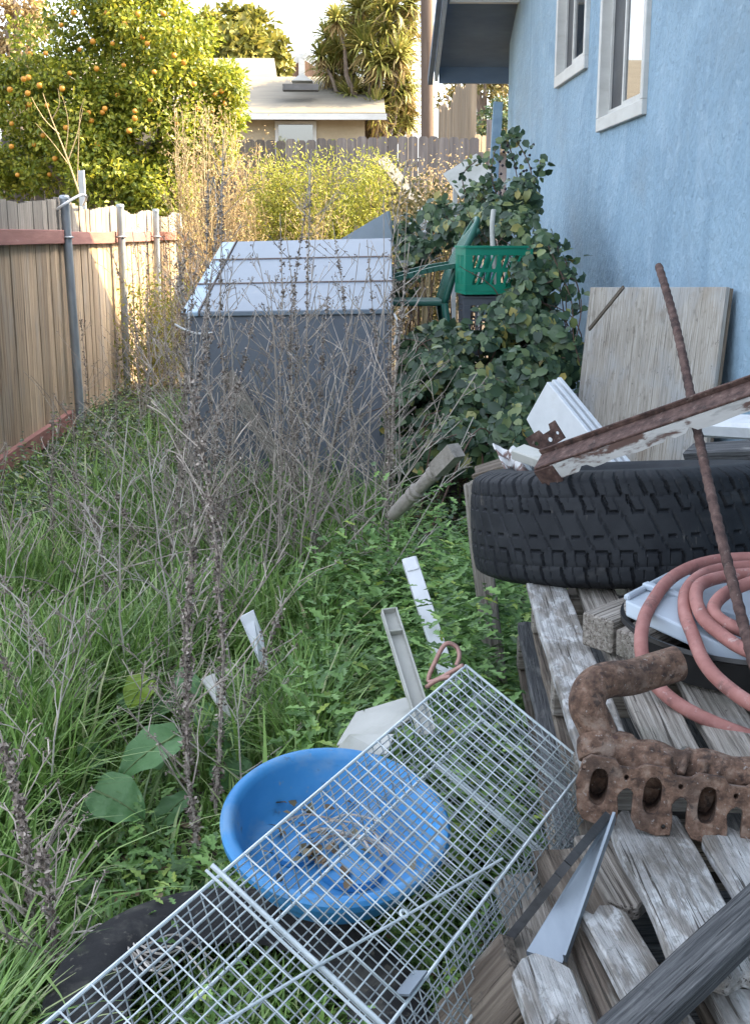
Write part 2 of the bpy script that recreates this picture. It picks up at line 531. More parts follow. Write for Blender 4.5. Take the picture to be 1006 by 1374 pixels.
rust = M('rust', [(.3, (.04, .024, .017)), (.43, (.095, .055, .037)), (.55, (.165, .098, .066)), (.68, (.25, .175, .13))], (55, 55, 55), .9, 1.0, (260, 260, 260), .003, detail=10, metal=.1,
         layers=[((.23, .115, .07), (26, 26, 26), .54, .66, .55), ((.22, .185, .15), (26, 26, 26), .54, .68, .6), ((.05, .035, .028), (14, 14, 14), .5, .66, .6), ((.03, .022, .019), (60, 60, 60), .57, .66, .7), ((.36, .33, .30), (150, 150, 150), .62, .7, .6)])
rust_dark = M('dark_rust', [(.32, (.035, .021, .018)), (.48, (.08, .046, .038)), (.62, (.125, .077, .063)), (.74, (.2, .14, .115))], (45, 45, 45), .88, .9, (220, 220, 220), .002, detail=10, metal=.1, layers=[((.25, .2, .17), (70, 70, 70), .6, .7, .5), ((.02, .014, .012), (35, 35, 35), .56, .66, .6)])
rust_paint = M('peeling_white_paint_on_rust', [(.3, (.46, .46, .45)), (.7, (.62, .62, .6))], (5, 20, 20), .7, .5, (20, 60, 60), .004, layers=[((.13, .07, .055), (9, 24, 24), .5, .58, .95), ((.3, .3, .29), (14, 40, 40), .55, .7, .6)])
hose_m = M('faded_red_hose', [(.3, (.24, .095, .08)), (.55, (.32, .14, .118)), (.75, (.40, .205, .175))], (22, 22, 22), .68, .35, (170, 170, 170), .0015, detail=9, layers=[((.13, .065, .055), (30, 30, 30), .54, .68, .65), ((.45, .34, .31), (60, 60, 60), .6, .7, .5)])
white_pl = M('white_vinyl', [(.3, (.56, .58, .59)), (.7, (.66, .68, .69))], (14, 14, 14), .45, .1, layers=[((.42, .41, .36), (7, 7, 7), .57, .78, .5)])
tray_m = M('pale_blue_white_plastic', [(.3, (.36, .42, .47)), (.7, (.44, .50, .55))], (4, 4, 4), .45, .1, layers=[((.3, .32, .33), (6, 6, 6), .58, .78, .4)])
dirty_pl = M('dirty_white_plastic', [(.3, (.34, .34, .3)), (.7, (.46, .46, .42))], (4, 4, 4), .6, .2, layers=[((.24, .25, .19), (9, 9, 9), .52, .7, .6)])
baluster_m = M('grey_baluster_paint', [(.3, (.22, .195, .165)), (.7, (.34, .31, .27))], (40, 40, 40), .85, .4, layers=[((.09, .075, .06), (20, 20, 20), .56, .72, .6)])
tub_m = M('blue_tub_plastic', [(.3, (.03, .19, .43)), (.7, (.055, .245, .5))], (9, 9, 9), .5, .15, (90, 90, 90), .001, layers=[((.17, .29, .42), (12, 12, 12), .5, .7, .5), ((.025, .07, .12), (9, 9, 14), .56, .7, .65), ((.26, .27, .24), (40, 40, 40), .62, .72, .5), ((.05, .06, .05), (22, 22, 22), .62, .7, .6)])
wire_m = M('galvanised_wire', [(.3, (.46, .52, .53)), (.7, (.66, .71, .71))], (30, 30, 30), .42, .1, metal=.35)
wire_old = M('dull_wire', [(.3, (.22, .25, .26)), (.7, (.38, .42, .43))], (30, 30, 30), .5, .1, metal=.35)
steel = M('sheet_steel', [(.3, (.2, .235, .27)), (.7, (.29, .335, .37))], (12, 2, 12), .5, .15, (60, 8, 60), .002, metal=.6)
strap_m = M('black_strap', [(.3, g3(.02)), (.7, g3(.045))], (20, 20, 20), .6, .3)
copper = M('copper_hook', [(.3, (.25, .13, .105)), (.7, (.42, .26, .22))], (20, 20, 20), .5, .2, metal=.4)
leaf_litter = M('fallen_leaf', [(0, (.12, .08, .045)), (.5, (.2, .14, .08)), (.8, (.09, .09, .05)), (1, (.33, .26, .16))], island=2, rough=.9, bump=0)
green_stem = M('green_stem', [(.3, (.09, .15, .05)), (.7, (.15, .2, .08))], (10, 10, 10), .6, .1)
berry = M('dark_berry', [(.3, (.01, .01, .015)), (.7, (.03, .02, .03))], (20, 20, 20), .4, .2)
blossom = M('pale_debris', [(0, (.5, .5, .46)), (1, (.72, .72, .7))], island=2, rough=.8, bump=0)

# ---------------------------------------------------------------- ground
xs = np.concatenate([np.linspace(-220, -14, 14), np.linspace(-12, 12, 97), np.linspace(14, 220, 14)])
ys = np.concatenate([np.linspace(-30, 0, 7), np.linspace(.25, 32, 128), np.linspace(35, 420, 24)])
gv = [(x, y, gz(x, y)) for y in ys for x in xs]
nx = len(xs)
gf = [(j * nx + i, j * nx + i + 1, (j + 1) * nx + i + 1, (j + 1) * nx + i) for j in range(len(ys) - 1) for i in range(nx - 1)]
tag(npmesh('ground', gv, gf, soil, smooth=True), kind='structure')

# ---------------------------------------------------------------- blue house
WX = 1.75
RAKE, Z0, YC = .56, 3.43, 12.9
house = thing('blue_house', (WX + 3, 5, 0), 'house with pale blue stucco side wall, dark eave and two white framed windows', 'house')


def zr(y):
    return Z0 + RAKE * (YC - y)


wins = [(7.13, 8.27, 2.30, 3.62), (8.86, 9.95, 2.77, 4.0)]
RY = 4.5
outer = [(-3.5, -.3), (YC, -.3), (YC, zr(YC) + .1), (RY, zr(RY) + .1), (-3.5, zr(RY) + .1 - RAKE * 8)]
loops = [outer] + [[(a, c), (b, c), (b, d), (a, d)] for a, b, c, d in wins]
me = curve_mesh(loops, .09)
mw = Matrix(((0, 0, 1, WX + .09), (1, 0, 0, 0), (0, 1, 0, 0), (0, 0, 0, 1)))
link('wall', me, stucco, house, mw)
b = MB().box((WX + .185, YC - .18, -.3), (WX + 7, YC, zr(YC) + .1))
b.box((WX + .6, -3.5, -.3), (WX + 7, YC - .2, 3.3))
b.build('rear_wall', stucco, house)
# roof following the rake, projecting over the wall
ye = 13.25
rf = MB()
x0, x1 = 1.05, WX + 7
for (ya, yb) in ((ye, RY),):
    t = .16
    vs = [(x, y, zr(y) + dz) for x in (x0, x1) for y in (ya, yb) for dz in (0.02, t)]
    rf.add(vs, [(0, 1, 3, 2), (4, 6, 7, 5), (0, 4, 5, 1), (2, 3, 7, 6), (0, 2, 6, 4), (1, 5, 7, 3)])
zq = zr(RY)
vs = [(x, y, zq - RAKE * (RY - y) + dz) for x in (x0, x1) for y in (RY, -4.5) for dz in (0.02, .16)]
rf.add(vs, [(0, 1, 3, 2), (4, 6, 7, 5), (0, 4, 5, 1), (2, 3, 7, 6), (0, 2, 6, 4), (1, 5, 7, 3)])
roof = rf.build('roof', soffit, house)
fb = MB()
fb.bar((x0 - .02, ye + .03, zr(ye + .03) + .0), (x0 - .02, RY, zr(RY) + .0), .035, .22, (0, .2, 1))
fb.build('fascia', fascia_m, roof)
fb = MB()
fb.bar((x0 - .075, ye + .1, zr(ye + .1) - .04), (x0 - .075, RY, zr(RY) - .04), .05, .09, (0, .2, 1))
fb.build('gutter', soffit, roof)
lk = MB()
for yy in (12.2, 11.1, 9.9):
    lk.box((x0 + .02, yy, zr(yy) - .1), (WX - .005, yy + .09, zr(yy) + .0))
lk.build('rafter', white_trim, roof)
lk = MB().box((x0 + .01, ye - .02, zr(ye) - .13), (x1, ye + .02, zr(ye) + .1))
lk.build('eave_board', soffit, roof)
for i, (a, bb, c, d) in enumerate(wins):
    x = WX
    fm = MB()
    w, pr = .055, .03
    fm.box((x - pr, a - w, c - w * 1.5), (x + .11, bb + w, c + .003))          # sill and rails
    fm.box((x - pr, a - w, d - .003), (x + .11, bb + w, d + w))
    fm.box((x - pr, a - w, c + .0035), (x + .11, a + .003, d - .0035))
    fm.box((x - pr, bb - .003, c + .0035), (x + .11, bb + w, d - .0035))
    win = fm.build('window', white_trim, house, bevel=.004)
    mid = (a + bb) / 2
    sh = MB()
    for (u, v_, xx) in ((a + .005, mid + .02, .0), (mid - .02, bb - .005, .035)):
        s = .035
        sh.box((x + xx, u, c + .004), (x + xx + .03, v_, c + s + .015))
        sh.box((x + xx, u, d - s), (x + xx + .03, v_, d - .004))
        sh.box((x + xx, u, c + s + .016), (x + xx + .03, u + s, d - s - .001))
        sh.box((x + xx, v_ - s, c + s + .016), (x + xx + .03, v_, d - s - .001))
    sh.build('sash', white_trim, win)
    MB().box((x + .012, a + .04, c + .05), (x + .016, mid - .015, d - .035)).build('pane', glass, win)
    MB().box((x + .05, mid + .015, c + .05), (x + .054, bb - .04, d - .035)).build('insect_screen', screen_m, win)
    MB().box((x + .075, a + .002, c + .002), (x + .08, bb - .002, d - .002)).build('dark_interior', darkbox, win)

# ---------------------------------------------------------------- left fence
FX = -2.19
fence = thing('timber_fence', (FX, 11, 0), 'weathered board fence with red rails on galvanised pipe posts', 'fence')


def ftop(y):
    return 1.80 + .035 * math.cos((y - 9.8) * 2 * math.pi / 2.3) + .02 * noise.noise((y * 1.3, 0, 0))


fbm, ftm = MB(), MB()
y = 3.0
while y < 17.6:
    w = random.uniform(.13, .15)
    dx = random.uniform(-.006, .006)
    zt = ftop(y) + random.uniform(-.008, .008)
    x = FX - .03 + dx
    base = gz(FX, y) - .1
    fbm.box((x - .018, y, base), (x, y + w - random.uniform(.003, .009), 1.555))
    ftm.box((x - .018, y, 1.557), (x + random.uniform(-.001, .003), y + w - random.uniform(.003, .009), zt))
    y += w
fbm.build('boards', fence_wood, fence)
ftm.build('board_tops', fence_top, fence)
rb = MB()
yy = [3.0, 5.2, 7.5, 9.8, 12.0, 14.25, 16.5, 17.5]
for k in range(len(yy) - 1):
    rb.box((FX - .025, yy[k] + .004, 1.47 + .006 * (k % 3)), (FX + .018, yy[k + 1] - .004, 1.575 + .006 * (k % 3)))
rb.build('rail', red_rail, fence, bevel=.004)
rb = MB()
rb.box((FX - .025, 3, .02), (FX + .02, 9.75, .155))
rb.build('kickboard', red_rail, fence, bevel=.004)
for k, py in enumerate((5.2, 7.45, 9.8, 12.0, 14.25, 16.5)):
    if k < 2:
        continue
    zt = [0, 0, 1.845, 1.83, 1.83, 1.82][k]
    lean = [0, 0, -.035, .01, .02, -.01][k]
    ps = MB().tube([(FX + .06, py, gz(FX, py) - .2), (FX + .06 + lean, py, zt)], .036, 14)
    post = ps.build('post', galv, fence, auto=40)
    if True:
        post_c = MB().lathe([(0, .012), (.03, .01), (.04, 0), (.041, -.02)], 14, Matrix.Translation((FX + .06 + lean, py, zt)))
        post_c.build('cap', galv, post, auto=50)
        fx_ = FX + .06 + lean * .8
        MB().tube([(fx_ + .045 * math.cos(a), py + .045 * math.sin(a), 1.53) for a in [i * math.pi / 6 for i in range(12)]], .009, 5, closed=True).build('bracket', galv, post)
# cord tied over the near post and white stake behind it
cp = spline([P(72, 284, 9.75), P(90, 272, 9.72), P(108, 262, 9.9), P(116, 264, 10.3), P(112, 275, 10.6)], 8)
tag(MB().tube(cp, .011, 6).build('cord', rope_m), 'pale cord draped over the nearest pipe post of the fence', 'cord')
tag(MB().box((-.025, -.025, 0), (.025, .025, 1.02), Matrix.Translation(P(112, 278, 11.2) - V((0, 0, .7)))).build('white_stake', white_trim), 'slim white stake standing up behind the fence near the tied cord', 'stake')

# ---------------------------------------------------------------- far fences


def picket_run(mb, p, q, w, h0, top, gap=.008, ear=.03, t=.018, drop=0.):
    p, q = V(p), V(q)
    L = (q - p).length
    d = (q - p).normalized()
    nr = V((-d.y, d.x, 0))
    n = int(L / w)
    for i in range(n):
        a = p + d * (i * w + gap / 2)
        c = p + d * ((i + 1) * w - gap / 2)
        u = (i + .5) / n
        zt = top(u) + random.uniform(-.02, .02)
        zb = h0(u)
        o = nr * random.uniform(-.004, .004)
        pts = [(a, zb), (c, zb), (c, zt - ear), (c - d * ear, zt), (a + d * ear, zt), (a, zt - ear)]
        vs = [V((s.x, s.y, z)) + o for s, z in pts] + [V((s.x, s.y, z)) + o + nr * t for s, z in pts]
        mb.add(vs, [(5, 4, 3, 2, 1, 0), (6, 7, 8, 9, 10, 11)] + [(k, (k + 1) % 6, 6 + (k + 1) % 6, 6 + k) for k in range(6)])


bf = thing('back_fence', (0, 19, 1.3), 'low dark grey dog eared picket fence across the end of the yard', 'fence')
mb = MB()
picket_run(mb, (-7, 19.2, 0), (2.15, 18.9, 0), .155, lambda u: 1.1, lambda u: P(430, 187, 19).z + .03 * math.sin(u * 9))
mb.build('boards', old_fence, bf)
mb = MB().bar((-7, 19.24, 2.6), (2.15, 18.94, 2.6), .04, .09)
mb.build('rail', old_fence, bf)
for xx in (-4.2, -1.85, .5, 2.2):
    MB().box((xx - .045, 19.24, .9), (xx + .045, 19.33, 2.8)).build('post', old_fence, bf)
bf = thing('side_fence', (2.7, 18.9, 1.3), 'short grey fence section with pale top rail beside the blue house corner', 'fence')
mb = MB()
picket_run(mb, (2.27, 18.85, 0), (4.6, 18.7, 0), .15, lambda u: 1.1, lambda u: 2.78)
mb.build('boards', old_fence, bf)
MB().bar((2.25, 18.78, 2.79), (4.6, 18.64, 2.79), .09, .06).build('rail', tan_fence, bf, bevel=.005)
for xx in (2.3, 3.6):
    MB().box((xx - .05, 18.88, .9), (xx + .05, 18.97, 3.25)).build('post', old_fence, bf)
uf = thing('upper_fence', (2.3, 22.5, 2), 'tall tan board fence with uneven rising tops beyond the dark picket fence', 'fence')
mb = MB()
a, b_ = P(588, 190, 23.5), P(634, 190, 21.2)
picket_run(mb, (a.x, a.y, 0), (b_.x, b_.y, 0), .14, lambda u: 1.7, lambda u: 3.75 + .55 * u + .12 * math.sin(u * 14), ear=.05)
mb.build('boards', tan_fence, uf)
for (qx, zt) in ((b_.x, 4.25), (a.x + .05, 3.9)):
    yy_ = b_.y if qx == b_.x else a.y
    MB().box((qx - .05, yy_ - .06, 1.6), (qx + .05, yy_ + .05, zt)).build('post', tan_fence, uf)
uf2 = thing('plank_screen', (2.6, 21.2, 2), 'small tan plank screen standing against dark shrubs near the eave', 'fence')
mb = MB()
a, b_ = P(634, 190, 21.0), P(650, 190, 21.3)
picket_run(mb, (a.x + .03, a.y, 0), (b_.x + .3, b_.y, 0), .15, lambda u: 1.7, lambda u: 3.2)
mb.build('boards', tan_fence, uf2)

# ---------------------------------------------------------------- houses beyond
ch = thing('cream_house', (-1, 30, 2), 'cream bungalow with pale low pitched roof beyond the picket fence', 'house')
e0, e1 = P(225, 152, 28), P(517, 151, 28)
r0, r1 = P(225, 103, 31.5), P(512, 103, 31.5)
wl = MB()
wl.box((e0.x - 3, 28.5, 1.6), (e1.x - .45, 36, e1.z - .02))
wl.build('wall', cream, ch)
rm = MB()


def slab(mb, a, b, c, d, t):
    q = [V(a), V(b), V(c), V(d)]
    mb.add(q + [v - V((0, 0, t)) for v in q], [(0, 1, 2, 3), (7, 6, 5, 4), (0, 4, 5, 1), (1, 5, 6, 2), (2, 6, 7, 3), (3, 7, 4, 0)])


slab(rm, V((e0.x - 3, 28, e0.z)), e1, r1, V((r0.x - 3, 31.5, r0.z)), .16)
slab(rm, V((r0.x - 3, 31.51, r0.z)), r1 + V((0, .01, 0)), V((r1.x, 36, r1.z - .6)), V((r0.x - 3, 36, r0.z - .6)), .16)
rf_ = rm.build('roof', cream_roof, ch)
um = MB()
u0, u1 = P(180, 104, 31.6), P(372, 104, 31.6)
t0, t1 = P(180, 78, 33.5), P(368, 78, 33.5)
slab(um, u0 + V((-3, 0, 0)), u1, t1, t0 + V((-3, 0, 0)), .16)
um.box((u0.x - 3, 33.45, 1.7), (u1.x - .3, 37, t1.z - .1))
um.build('upper_roof', cream_roof, ch)
MB().box((e0.x - 3, 27.93, e0.z - .13), (e1.x + .03, 27.99, e0.z + .0)).build('fascia', white_trim, ch)
vb = P(404, 120, 28.9)
MB().box((vb.x - .42, vb.y - .1, vb.z - .02), (vb.x + .40, vb.y + .3, vb.z + .11)).build('skylight', darkbox, rf_)
vb = P(405, 108, 29.9)
MB().add([(vb.x - .25, vb.y, vb.z), (vb.x + .25, vb.y, vb.z), (vb.x, vb.y, vb.z + .17), (vb.x - .25, vb.y + .6, vb.z), (vb.x + .25, vb.y + .6, vb.z), (vb.x, vb.y + .6, vb.z + .17)],
         [(0, 1, 2), (5, 4, 3), (0, 2, 5, 3), (1, 4, 5, 2), (0, 3, 4, 1)]).build('roof_vent', white_trim, rf_)
for (px, py) in ((265, 80), (300, 108)):
    q = P(px, py, 33)
    MB().tube([q - V((0, 0, .3)), q + V((0, 0, .12))], .09, 8).build('vent_pipe', darkbox, rf_)
wa, wb = P(374, 168, 28.5), P(420, 190, 28.5)
wf = MB()
wf.box((wa.x - .08, 28.42, wb.z - .3), (wb.x + .08, 28.49, wa.z + .08))
wn = wf.build('window', white_trim, ch)
MB().box((wa.x, 28.40, wb.z - .3), (wb.x, 28.415, wa.z)).build('pane', glass, wn)
bh = thing('brown_gable_house', (-1.3, 42, 4), 'brown gabled house end with white trim peeking over the cream roof', 'house')
ga, gb, gt = P(368, 104, 42), P(445, 104, 42), P(407, 79, 42)
mb = MB()
mb.add([(ga.x, 42, 3), (gb.x, 42, 3), gb, gt, ga] + [(ga.x, 50, 3), (gb.x, 50, 3), gb + V((0, 8, 0)), gt + V((0, 8, 0)), ga + V((0, 8, 0))],
       [(4, 3, 2, 1, 0), (5, 6, 7, 8, 9)] + [(k, (k + 1) % 5, 5 + (k + 1) % 5, 5 + k) for k in range(5)])
mb.build('wall', brown_wall, bh)
mb = MB()
mb.bar(ga + V((-.35, -.1, -.12)), gt + V((0, -.1, .12)), .12, .2)
mb.bar(gb + V((.35, -.16, -.12)), gt + V((0, -.16, .12)), .12, .2)
mb.build('barge_board', white_trim, bh)
q = P(405, 90, 42)
MB().box((q.x - .1, 41.8, q.z - .9), (q.x + .1, 41.95, q.z + .3)).build('trim_post', white_trim, bh)

# ---------------------------------------------------------------- poles
q = P(572, 188, 24)
po = MB().tube([(q.x + .06, 24, 1.2), (q.x + .01, 24, 4), (q.x - .06, 24, 8.5)], [.14, .125, .105], 14)
tag(po.build('utility_pole', pole_m, auto=60), 'thick brown wooden utility pole rising behind the picket fence', 'utility pole')
q = P(549, 90, 36)
tag(MB().tube([(q.x, 36, 2), (q.x - .02, 36, 12)], .085, 10).build('utility_pole', pale_pole, auto=60), 'slender pale utility pole seen farther away between the spiky tree and thick pole', 'utility pole')

# ---------------------------------------------------------------- trees


def limb_tree(mb, base, tops, r0, rng, twist=.15):
    base = V(base)
    for t in tops:
        t = V(t)
        L = (t - base).length
        pts = []
        for i in range(7):
            u = i / 6
            p = base.lerp(t, u)
            p += V((rng.uniform(-1, 1), rng.uniform(-1, 1), 0)) * twist * L * .12 * math.sin(u * math.pi)
            p.z += math.sin(u * math.pi) * L * .05
            pts.append(p)
        mb.tube(pts, [r0 * (1 - .8 * i / 6) for i in range(7)], 7)


def crown(lobes, n_per, ln, wd, tmpl, droop=.15, inner=.5, up=.5, hole=.0, hs=2.5):
    sets = []
    for (c, r, k) in lobes:
        n = int(n_per * k)
        pts, d = clump(n, c, r, inner)
        if hole:
            keep = np.array([noise.noise(V(p) * hs) > -hole for p in pts])
            pts, d = pts[keep], d[keep]
            n = len(pts)
        dirs = unit(d * .7 + rnd_unit(n) * .8 + np.array([0, 0, -droop]))
        nr = unit(d * .6 + rnd_unit(n) * .6 + np.array([0, 0, up]))
        sets.append(leafset(pts, dirs, nr, ln * RNG.uniform(.7, 1.25, n), wd * RNG.uniform(.8, 1.2, n), tmpl))
    return join(sets)


def plobe(px, py, rp, Y, flat=1., dep=1., k=None):
    c = P(px, py, Y)
    r = rp * Y / F
    return (tuple(c), (r, r * dep, r * flat), (r / 1.0) ** 2 if k is None else k)


rr = random.Random(5)
# orange tree
TY = 18.0
ot = thing('orange_tree', (P(165, 200, TY).x, TY, gz(-3.3, TY)), 'large leafy orange tree covered with ripe oranges behind the fence', 'tree')
lb = [(190, 30, 75, 0), (235, 65, 62, -.3), (120, 35, 55, .2), (60, 95, 58, -.2), (30, 150, 55, .1), (95, 140, 60, -.3), (160, 120, 75, .1), (230, 130, 65, -.4), (285, 120, 38, -.2),
      (60, 215, 65, 0), (130, 205, 70, -.2), (200, 190, 70, -.5), (255, 200, 50, -.2), (150, 258, 50, -.9), (205, 262, 45, -.8), (290, 165, 32, 0), (15, 240, 45, .3), (290, 220, 30, 0), (170, -20, 60, 0)]
lobes = [plobe(a, b, c, TY + d, .95) for a, b, c, d in lb]
sub = []
for c, r, k in lobes:
    for _ in range(int(10 + 26 * k)):
        dd_ = rnd_unit(1)[0]
        dd_[2] = dd_[2] * .8 + .15
        q = np.array(c) + dd_ * np.array(r) * RNG.uniform(.55, 1.0)
        sr = RNG.uniform(.16, .34)
        sub.append((tuple(q), (sr, sr, sr * .85), (sr / .25) ** 2 * .42))
cv, cf = crown(sub, 330, .085, .046, DIA, inner=.3, up=.35)
npmesh('crown', cv, cf, lf_orange, ot)
mb = MB()
bt = W[ot].translation
limb_tree(mb, bt - V((0, 0, .2)), [lobes[i][0] for i in (0, 3, 6, 7, 9, 11, 8, 12)], .13, rr)
mb.build('trunk', bark, ot, smooth=True)
fm = None
spots = [(35, 128), (32, 145), (38, 138), (14, 118), (37, 72), (30, 105), (128, 52), (135, 148), (124, 165), (128, 195), (175, 172), (160, 130), (232, 78), (297, 155), (288, 148), (292, 128), (268, 145), (90, 170), (60, 178), (75, 213), (25, 232), (110, 70), (170, 35), (190, 50),
         (80, 120), (20, 200), (130, 90), (42, 100), (55, 115), (150, 60), (210, 95), (245, 40), (260, 110), (100, 200), (115, 185), (70, 235), (182, 160), (182, 148), (205, 130), (240, 165), (60, 145), (18, 165), (86, 30), (100, 15), (140, 15), (170, 85), (220, 20), (300, 120), (305, 140), (280, 180),
         (50, 195), (122, 150), (138, 142), (200, 60), (185, 20), (250, 85), (92, 100), (12, 135), (65, 70), (95, 215)]
for i, (px, py) in enumerate(spots):
    px += rr.uniform(-4, 4)
    py += rr.uniform(-4, 4)
    best = None
    d = ray(px, py)
    tb = 1e9
    for c, r, k in lobes:       # put the fruit on the front skin of the nearest lobe
        oc = (EYE - V(c)) / r[0]
        dd = d / r[0]
        A, B_, C_ = dd.dot(dd), 2 * oc.dot(dd), oc.dot(oc) - rr.choice((.75, .9, 1.0))
        D = B_ * B_ - 4 * A * C_
        if D > 0:
            t = (-B_ - math.sqrt(D)) / (2 * A)
            tb = min(tb, t)
    if tb > 1e8:
        continue
    pos = EYE + d * tb
    if fm is None:
        mb = MB().lathe([(.0, -.043), (.022, -.038), (.038, -.022), (.044, 0), (.038, .024), (.022, .037), (0, .04)], 12, Matrix.Translation(pos))
        fm = mb.build('orange', fruit, ot, origin=Matrix.Translation(pos), smooth=True)
        o = fm
    else:
        o = fm.copy()
        C.objects.link(o)
        o.parent = ot
        o.matrix_basis = W[ot].inverted() @ Matrix.Translation(pos)
    s = rr.uniform(.7, .95)
    o.scale = (s, s, s)

# round tree over the roof
t = thing('round_tree', (P(312, 60, 38).x, 38, 2.5), 'rounded olive green tree standing up behind the cream house roof', 'tree')
lobes = [plobe(a, b, c, 38 + d) for a, b, c, d in ((280, 55, 32, 0), (310, 42, 30, 1), (345, 50, 30, 0), (320, 75, 35, -1), (362, 68, 22, 0), (258, 65, 22, 0), (330, 30, 18, 1), (370, 85, 18, .5))]
cv, cf = crown(lobes, 1500, .3, .16, DIA, hole=.3, hs=1.0)
npmesh('crown', cv, cf, lf_green, t)
mb = MB()
limb_tree(mb, W[t].translation, [l[0] for l in lobes[:5]], .25, rr)
mb.build('trunk', bark, t, smooth=True)

# spiky tree with rosettes
YY = 30
t = thing('yucca_tree', (P(500, 150, YY).x, YY, 2.3), 'tall spiky yucca tree with many rosettes beside the cream house', 'tree')
heads = [(445, 95, 24), (500, 110, 24), (470, 130, 22), (505, 150, 22), (540, 120, 24), (515, 175, 22), (490, 35, 28), (535, 75, 26), (470, 45, 30), (500, 20, 30), (525, 10, 28), (455, 70, 26), (490, 65, 28), (520, 45, 30), (540, 60, 26), (440, 50, 20), (510, 85, 26), (535, 100, 26), (470, 90, 22), (548, 30, 22), (525, 125, 22), (545, 140, 22), (530, 160, 22), (480, 10, 22), (550, 5, 22), (452, 28, 18), (545, 165, 18), (512, -10, 26), (430, 75, 16)]
sets, sk = [], []
hp = []
for (px, py, r) in heads:
    c = np.array(P(px, py, YY + rr.uniform(-.9, .9)))
    hp.append(c)
    n = 150
    d = rnd_unit(n)
    d[:, 2] = d[:, 2] * .8 + .3
    rl = r * YY / F * 1.45
    sets.append(leafset(np.tile(c, (n, 1)) + d * .04, d, unit(rnd_unit(n) * .4 + np.array([0, 0, 1.])), rl * RNG.uniform(.75, 1.1, n), .05, STRAP))
    n = 40
    d = rnd_unit(n)
    d[:, 2] = -abs(d[:, 2]) - .5
    sk.append(leafset(np.tile(c, (n, 1)) - np.array([0, 0, .05]), d, unit(rnd_unit(n) + np.array([0, 0, .4])), rl * RNG.uniform(.6, 1., n), .05, STRAP))
npmesh('crown', *join(sets), lf_yucca, t)
npmesh('dead_leaf_skirt', *join(sk), lf_skirt, t)
mb = MB()
limb_tree(mb, W[t].translation, hp, .12, rr, .3)
mb.build('trunk', bark, t, smooth=True)

# brownish trees
t = thing('brown_tree', (P(15, 40, 28).x, 28, 2.2), 'dull brown leaved tree at the far edge behind the orange tree', 'tree')
lobes = [plobe(a, b, c, 28 + d) for a, b, c, d in ((10, 40, 34, 0), (40, 25, 26, .5), (-20, 20, 40, 0), (20, 0, 30, 0), (-10, 85, 30, 0))]
npmesh('crown', *crown(lobes, 1500, .2, .08, DIA, hole=.1, hs=1.4), lf_tan, t)
mb = MB()
limb_tree(mb, W[t].translation, [l[0] for l in lobes], .2, rr)
mb.build('trunk', bark, t, smooth=True)
t = thing('amber_tree', (P(650, 110, 26.5).x, 26.5, 2.2), 'amber leaved tree glimpsed under the dark eave of the blue house', 'tree')
lobes = [plobe(a, b, c, 26.5 + d) for a, b, c, d in ((650, 105, 26, 0), (622, 110, 22, .5), (675, 95, 28, .4), (660, 150, 26, -.3), (700, 120, 40, 0), (640, 80, 18, 0), (600, 130, 18, 1.2))]
npmesh('crown', *crown(lobes, 2200, .16, .07, DIA, hole=.15, hs=1.8), lf_olive, t)
mb = MB()
limb_tree(mb, W[t].translation, [l[0] for l in lobes], .15, rr)
mb.build('trunk', bark, t, smooth=True)
t = thing('dark_shrub', (P(655, 160, 23).x, 23, 2), 'dark green shrub filling the gap between tan fence and house corner', 'shrub')
lobes = [plobe(a, b, c, 23) for a, b, c in ((655, 165, 18), (672, 150, 18), (690, 170, 20))]
npmesh('foliage', *crown(lobes, 3500, .1, .05, DIA), lf_bramble, t)
mb = MB()
limb_tree(mb, W[t].translation, [l[0] for l in lobes], .06, rr)
mb.build('stem', bark, t)

# bare sapling
sb = MB()
bp = P(108, 265, 14)
tips = [((108, 262), (88, 205), (70, 160), (58, 125)), ((88, 205), (92, 165), (84, 128)), ((80, 180), (60, 160), (42, 130)), ((96, 225), (70, 190), (48, 165)), ((92, 215), (104, 180), (112, 145)), ((104, 250), (106, 190), (108, 150), (115, 130)), ((70, 160), (80, 140), (78, 118))]
for i, pl in enumerate(tips):
    pts = spline([P(a, b, 14 + .05 * i) for a, b in pl], 5)
    n = len(pts)
    r_ = .012 if i == 0 else .0065
    sb.tube(pts, [r_ * (1 - .75 * k / n) for k in range(n)], 5)
sb.tube([bp, bp - V((0, 0, bp.z - gz(bp.x, bp.y)))], .02, 6)
tag(sb.build('sapling', straw), 'bare leafless sapling with pale forking branches in front of the orange tree', 'sapling')

# ---------------------------------------------------------------- dry stalks


